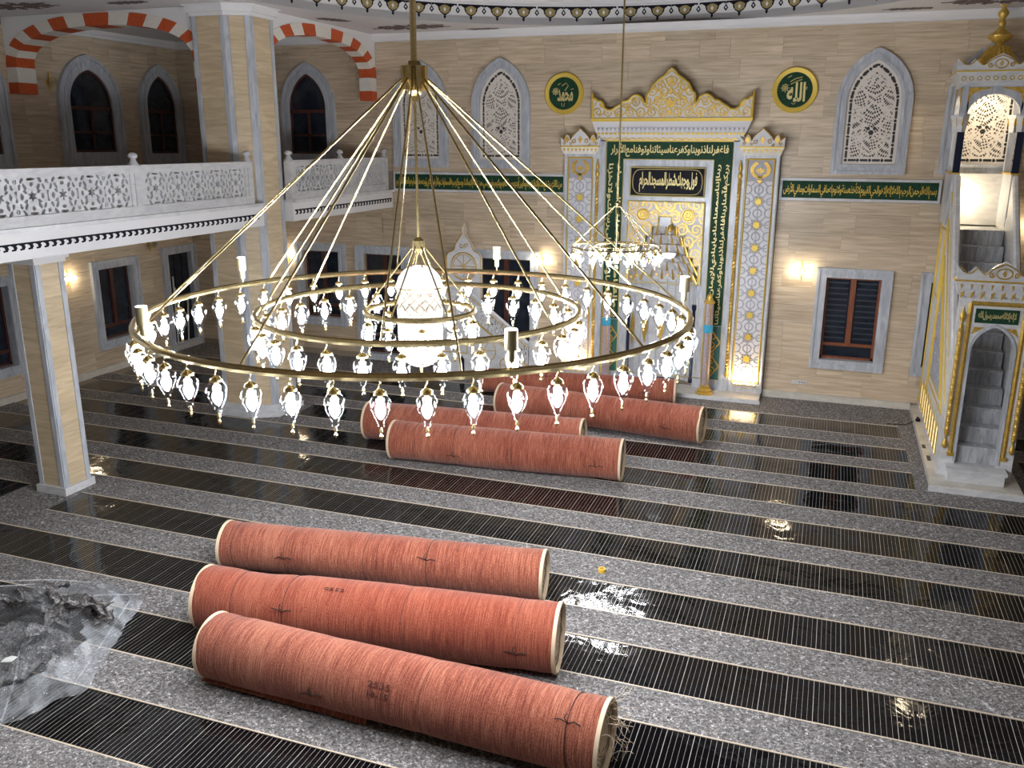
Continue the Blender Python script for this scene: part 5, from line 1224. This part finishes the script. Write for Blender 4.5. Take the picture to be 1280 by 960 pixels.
# meshes shared by every glass drop
def faceted(prof, n): return B().lathe(prof, n)
g_me = faceted([(.020, -.105), (.042, -.115), (.066, -.150), (.070, -.175), (.060, -.215), (.036, -.265), (.018, -.300), (.022, -.312), (.012, -.326)], 12).mesh('glass_body', 'glass', True)
cap_me = B().lathe([(.006, -.07), (.018, -.078), (.040, -.095), (.042, -.108), (.02, -.112)], 12).mesh('brass_cap', 'brass', True)
link_b = B(); link_b.tube([(0, 0, -.02), (.006, 0, -.035), (0, 0, -.05), (-.006, 0, -.06), (0, 0, -.078)], .0045, 5); chain_me = link_b.mesh('chain', 'brass', True)
bulb_me = B().lathe([(.006, -.172), (.024, -.184), (.034, -.205), (.029, -.232), (.016, -.256), (.004, -.268)], 12).mesh('bulb', 'bulb', True)
sock_me = B().lathe([(.014, -.11), (.014, -.170), (.010, -.174)], 8).mesh('socket', 'goldl', True)
fin_me = B().lathe([(.004, -.322), (.010, -.340), (.012, -.352), (.003, -.362), (.012, -.378), (.002, -.400)], 8).mesh('glass_finial', 'brass', True)
def drop(parent, x, y, z, s=1.0):
    g = link('glass_drop', g_me, parent, (x, y, z), random.uniform(0, .5)); g.scale = (s, s, s)
    for me in (cap_me, chain_me, bulb_me, sock_me, fin_me): link(me.name, me, g)
    return g
ch = thing('chandelier', 'huge brass three-ring chandelier with hanging glass drop lamps and lit centre shade', 'chandelier', (-3.54, 7.3, 0))
ZR = 4.0
ring_tube(2.47, ZR, .030).build('outer_ring', 'brass', ch, True); ring_tube(1.48, ZR, .028).build('middle_ring', 'brass', ch, True); ring_tube(.50, ZR - .02, .026, 36).build('inner_ring', 'brass', ch, True)
for k in range(50): a = math.radians(1.4 + 7.2 * k); drop(ch, 2.47 * math.cos(a), 2.47 * math.sin(a), ZR, 1.08)
for k in range(30): a = math.radians(2 + 12 * k); drop(ch, 1.48 * math.cos(a), 1.48 * math.sin(a), ZR, 1.08)
for k in range(10): a = math.radians(9 + 36 * k); drop(ch, .50 * math.cos(a), .50 * math.sin(a), ZR - .02, 1.0)
B().lathe([(.028, 6.15), (.028, 11.2)], 12).build('stem', 'brass', ch, True)
B().lathe([(.05, 6.17), (.07, 6.12), (.075, 5.93), (.06, 5.90), (.03, 5.88), (.03, 5.84)], 16).build('hub', 'brass', ch, True)
for k in range(8): a = 2 * PI * k / 8; B().box(-.02, .02, -.025, .025, 5.93, 6.13).build('hub_block', 'brass', ch, loc=(.095 * math.cos(a), .095 * math.sin(a), 0), rot=a)
for k in range(10): a = math.radians(14 + 36 * k); B().tube([(.12 * math.cos(a), .12 * math.sin(a), 6.02), (2.47 * math.cos(a), 2.47 * math.sin(a), ZR + .02)], .0095, 6).build('suspension_rod', 'brass', ch, True)
for k in range(6): a = math.radians(44 + 60 * k); B().tube([(.10 * math.cos(a), .10 * math.sin(a), 5.98), (1.48 * math.cos(a), 1.48 * math.sin(a), ZR + .02)], .009, 6).build('suspension_rod', 'brass', ch, True)
B().lathe([(.012, 4.64), (.012, 5.86)], 8).build('centre_rod', 'brass', ch, True)
B().lathe([(.02, 4.66), (.055, 4.63), (.06, 4.56), (.03, 4.53), (.02, 4.50)], 14).build('lower_hub', 'brass', ch, True)
for k in range(6): a = math.radians(25 + 60 * k); B().tube([(.05 * math.cos(a), .05 * math.sin(a), 4.58), (.50 * math.cos(a), .50 * math.sin(a), ZR)], .009, 6).build('suspension_rod', 'brass', ch, True)
for k in range(4): a = math.radians(50 + 90 * k); B().tube([(.02 * math.cos(a), .02 * math.sin(a), 4.52), (.08 * math.cos(a), .08 * math.sin(a), 4.38)], .007, 5).build('shade_hanger', 'brass', ch)
sh = B().lathe([(.01, 4.40), (.07, 4.395), (.14, 4.36), (.19, 4.30), (.215, 4.22), (.215, 4.20)], 28).build('shade_dome', 'shade_lit', ch, True)
B().lathe([(.205, 4.20), (.205, 3.62)], 28).build('shade_cylinder', 'shade_lit', ch, True)
B().lathe([(.205, 3.62), (.19, 3.56), (.15, 3.50), (.08, 3.46), (.01, 3.445)], 28).build('shade_bowl', 'shade_lit', ch, True)
cell = .0085; Wc = 2 * PI * .209; X, Zz = np.meshgrid((np.arange(round(Wc / cell)) + .5) * cell, (np.arange(round(.58 / cell)) + .5) * cell)
Pq = Wc / 14; u = X % Pq - Pq / 2; vq = Zz % (Pq * .95) - Pq * .475; r1 = np.hypot(u, vq); u2 = (X + Pq / 2) % Pq - Pq / 2; v2 = (Zz + Pq * .475) % (Pq * .95) - Pq * .475; r2 = np.hypot(u2, v2)
msk = (np.abs(r1 - .040) < .0055) | (np.abs(r2 - .040) < .0055) | (Zz < .02) | (Zz > .56)
pb = pierced(msk, cell, 0, .002); pb.v = [((.211 - p[1]) * math.cos(p[0] / .209), (.211 - p[1]) * math.sin(p[0] / .209), 3.62 + p[2]) for p in pb.v]; pb.build('filigree_sleeve', 'brassd', ch)
for z in (4.205, 3.62): ring_tube(.213, z, .008, 28).build('shade_rim', 'brass', ch, True)
B().lathe([(.02, 3.45), (.012, 3.40), (.004, 3.30)], 8).build('shade_finial', 'goldl', ch, True)
for k in range(5):
    a = math.radians(22 + 72 * k); p = (2.47 * math.cos(a), 2.47 * math.sin(a), ZR + .03)
    t = B().lathe([(.008, 0), (.008, .03), (.026, .04), (.026, .12), (.045, .125), (.045, .262)], 16).build('spot_lamp', 'spotm', ch, True, p)
    B().lathe([(.001, .262), (.040, .262), (.040, .266), (.001, .266)], 16).build('spot_lens', 'uplens', t)
    ld = bpy.data.lights.new('spot_beam', 'SPOT'); ld.energy = UPLIGHT_W; ld.spot_size = math.radians(110); ld.spot_blend = .6; ld.color = (1, .97, .92); ld.shadow_soft_size = .04; lo = link('spot_beam', ld, t, (0, 0, .28)); lo.rotation_euler = (PI, 0, 0)
b = B(); b.tube([(-.02, -2.2, 3.95), (.06, -2.3, 3.75), (.02, -2.45, 3.6), (.06, -2.47, 3.35)], .004, 4); 
sm = thing('small_chandelier', 'small two-ring brass chandelier with glass drops hanging before the mihrab', 'chandelier', (-3.54, 15.2, 0)); zr = 3.73
ring_tube(.77, zr, .016, 48).build('outer_ring', 'brass', sm, True); ring_tube(.38, zr + .02, .014, 36).build('inner_ring', 'brass', sm, True)
for k in range(16): a = 2 * PI * k / 16 + .1; drop(sm, .77 * math.cos(a), .77 * math.sin(a), zr, .92)
for k in range(8): a = 2 * PI * k / 8 + .3; drop(sm, .38 * math.cos(a), .38 * math.sin(a), zr + .02, .92)
drop(sm, 0, 0, zr + .06, 1.2)
B().lathe([(.016, 4.50), (.016, 11.2)], 10).build('stem', 'brass', sm, True); B().lathe([(.01, 4.52), (.05, 4.48), (.05, 4.43), (.01, 4.40)], 12).build('hub', 'brass', sm, True)
B().lathe([(.006, 3.78), (.006, 4.42)], 6).build('centre_rod', 'brass', sm)
for k in range(8): a = 2 * PI * k / 8 + .2; B().tube([(.03 * math.cos(a), .03 * math.sin(a), 4.44), (.77 * math.cos(a), .77 * math.sin(a), zr)], .006, 5).build('suspension_rod', 'brass', sm, True)
# lit bowl lamp inside the niche head
nl = thing('niche_lamp', 'white bowl lamp hanging in the head of the mihrab niche', 'lamp', (-3.33, 19.42, 3.12)); B().lathe([(.01, -.10), (.10, -.07), (.15, .0), (.155, .02), (.01, .02)], 20).build('lamp_bowl', 'shade_lit', nl, True)
B().lathe([(.004, .02), (.004, .52)], 6).build('lamp_rod', 'goldl', nl); B().lathe([(.03, .5), (.06, .52), (.06, .60), (.03, .64)], 12).build('lamp_canopy', 'gold', nl, True)

# ================================================================== SCONCES
def sconce(label, loc, rot, lit=True, arms=3):
    t = thing('wall_sconce', label, 'wall lamp', loc, rot)
    B().lathe([(.001, -.02), (.05, -.02), (.06, 0), (.001, 0)], 16, axis='y').build('back_plate', 'gold', t, True)
    b = B(); b.lathe([(.008, -.20), (.02, -.12), (.012, -.05), (.03, 0), (.012, .08), (.02, .14), (.004, .22)], 10, (0, -.05, 0)); b.build('sconce_stem', 'gold', t, True)
    for k in range(arms):
        x = (k - (arms - 1) / 2) * .12; y = -.14 - (.04 if k == 1 else 0)
        b = B(); b.tube([(0, -.05, -.05), (x * .6, y * .7, -.10), (x, y, -.02), (x, y, .06)], .007, 6); b.lathe([(.004, .05), (.03, .06), (.028, .075), (.004, .08)], 10, (x, y, 0)); b.build('sconce_arm', 'gold', t, True)
        B().lathe([(.015, .05), (.045, .02), (.05, -.01), (.035, -.05), (.012, -.09), (.004, -.12)], 12, (x, y, 0)).build('glass_shade', 'glass', t, True)
        B().lathe([(.01, .04), (.03, .01), (.03, -.02), (.008, -.055)], 10, (x, y, 0)).build('bulb', 'bulbw' if lit else 'glass', t, True)
    return t
Yw = YF - .022
sconce('lit brass wall lamp right of the mihrab beside the brown window', (-.53, Yw, 2.86), 0)
sconce('lit brass wall lamp left of the mihrab behind the big chandelier', (-6.39, Yw, 2.82), 0)
sconce('lit brass wall lamp on the left wall behind the near column', (XL + .022, 15.42, 2.45), PI / 2)
sconce('lit brass wall lamp in the corner bay right of the tall pier', (-13.45 + .1, Yw, 2.62), 0)
sconce('unlit brass wall lamp on the left wall between window and door', (XL + .022, 18.12, 2.95), PI / 2, False)
sconce('unlit brass wall lamp upstairs on the gallery wall left of the arched window', (XL + .022, 15.62, 6.72), PI / 2, False, 2)
sconce('lit brass wall lamp on the far wall right of the pulpit', (3.75, Yw, 3.95), 0)
# small fittings
sk_ = thing('socket_panel', 'white cable socket strip low on the wall beside the pilaster', 'socket', (-.38, Yw, .40)); B().box(-.16, .16, -.03, 0, -.04, .04).build('socket_body', 'marblew', sk_)
b = B()
for k in range(3): b.box(.0 + k * .05, .02 + k * .05, -.034, -.03, -.012, .012)
b.build('socket_slots', 'dark', sk_)
cb_ = B(); cb_.tube([(1.4, 18.5, .03), (1.75, 18.55, .03), (1.9, 18.62, .10), (2.0, 18.70, .16)], .008, 5); cb_.box(1.93, 2.01, 18.55, 18.62, .12, .17); cb_.box(1.96, 2.0, 18.66, 18.80, .12, .15)
o = cb_.build('cable_end', 'black', None, True); tag(o, 'black cable end with connectors at the edge of the pulpit slab', 'cable')
for k, (xx, yy, lb) in enumerate(((1.95, 16.95, 'small dark cable outlet in the pulpit slab, farther one'), (1.98, 16.3, 'larger dark cable outlet in the pulpit slab, nearer one'))):
    o = B().box(-.03, .03, -.10 - k * .03, .10 + k * .03, 0, .006).build('cable_outlet', 'dark', None, loc=(xx, yy, .12)); tag(o, lb, 'outlet')

print('objects', len(bpy.data.objects), 'tris', sum(len(m.polygons) for m in bpy.data.meshes))
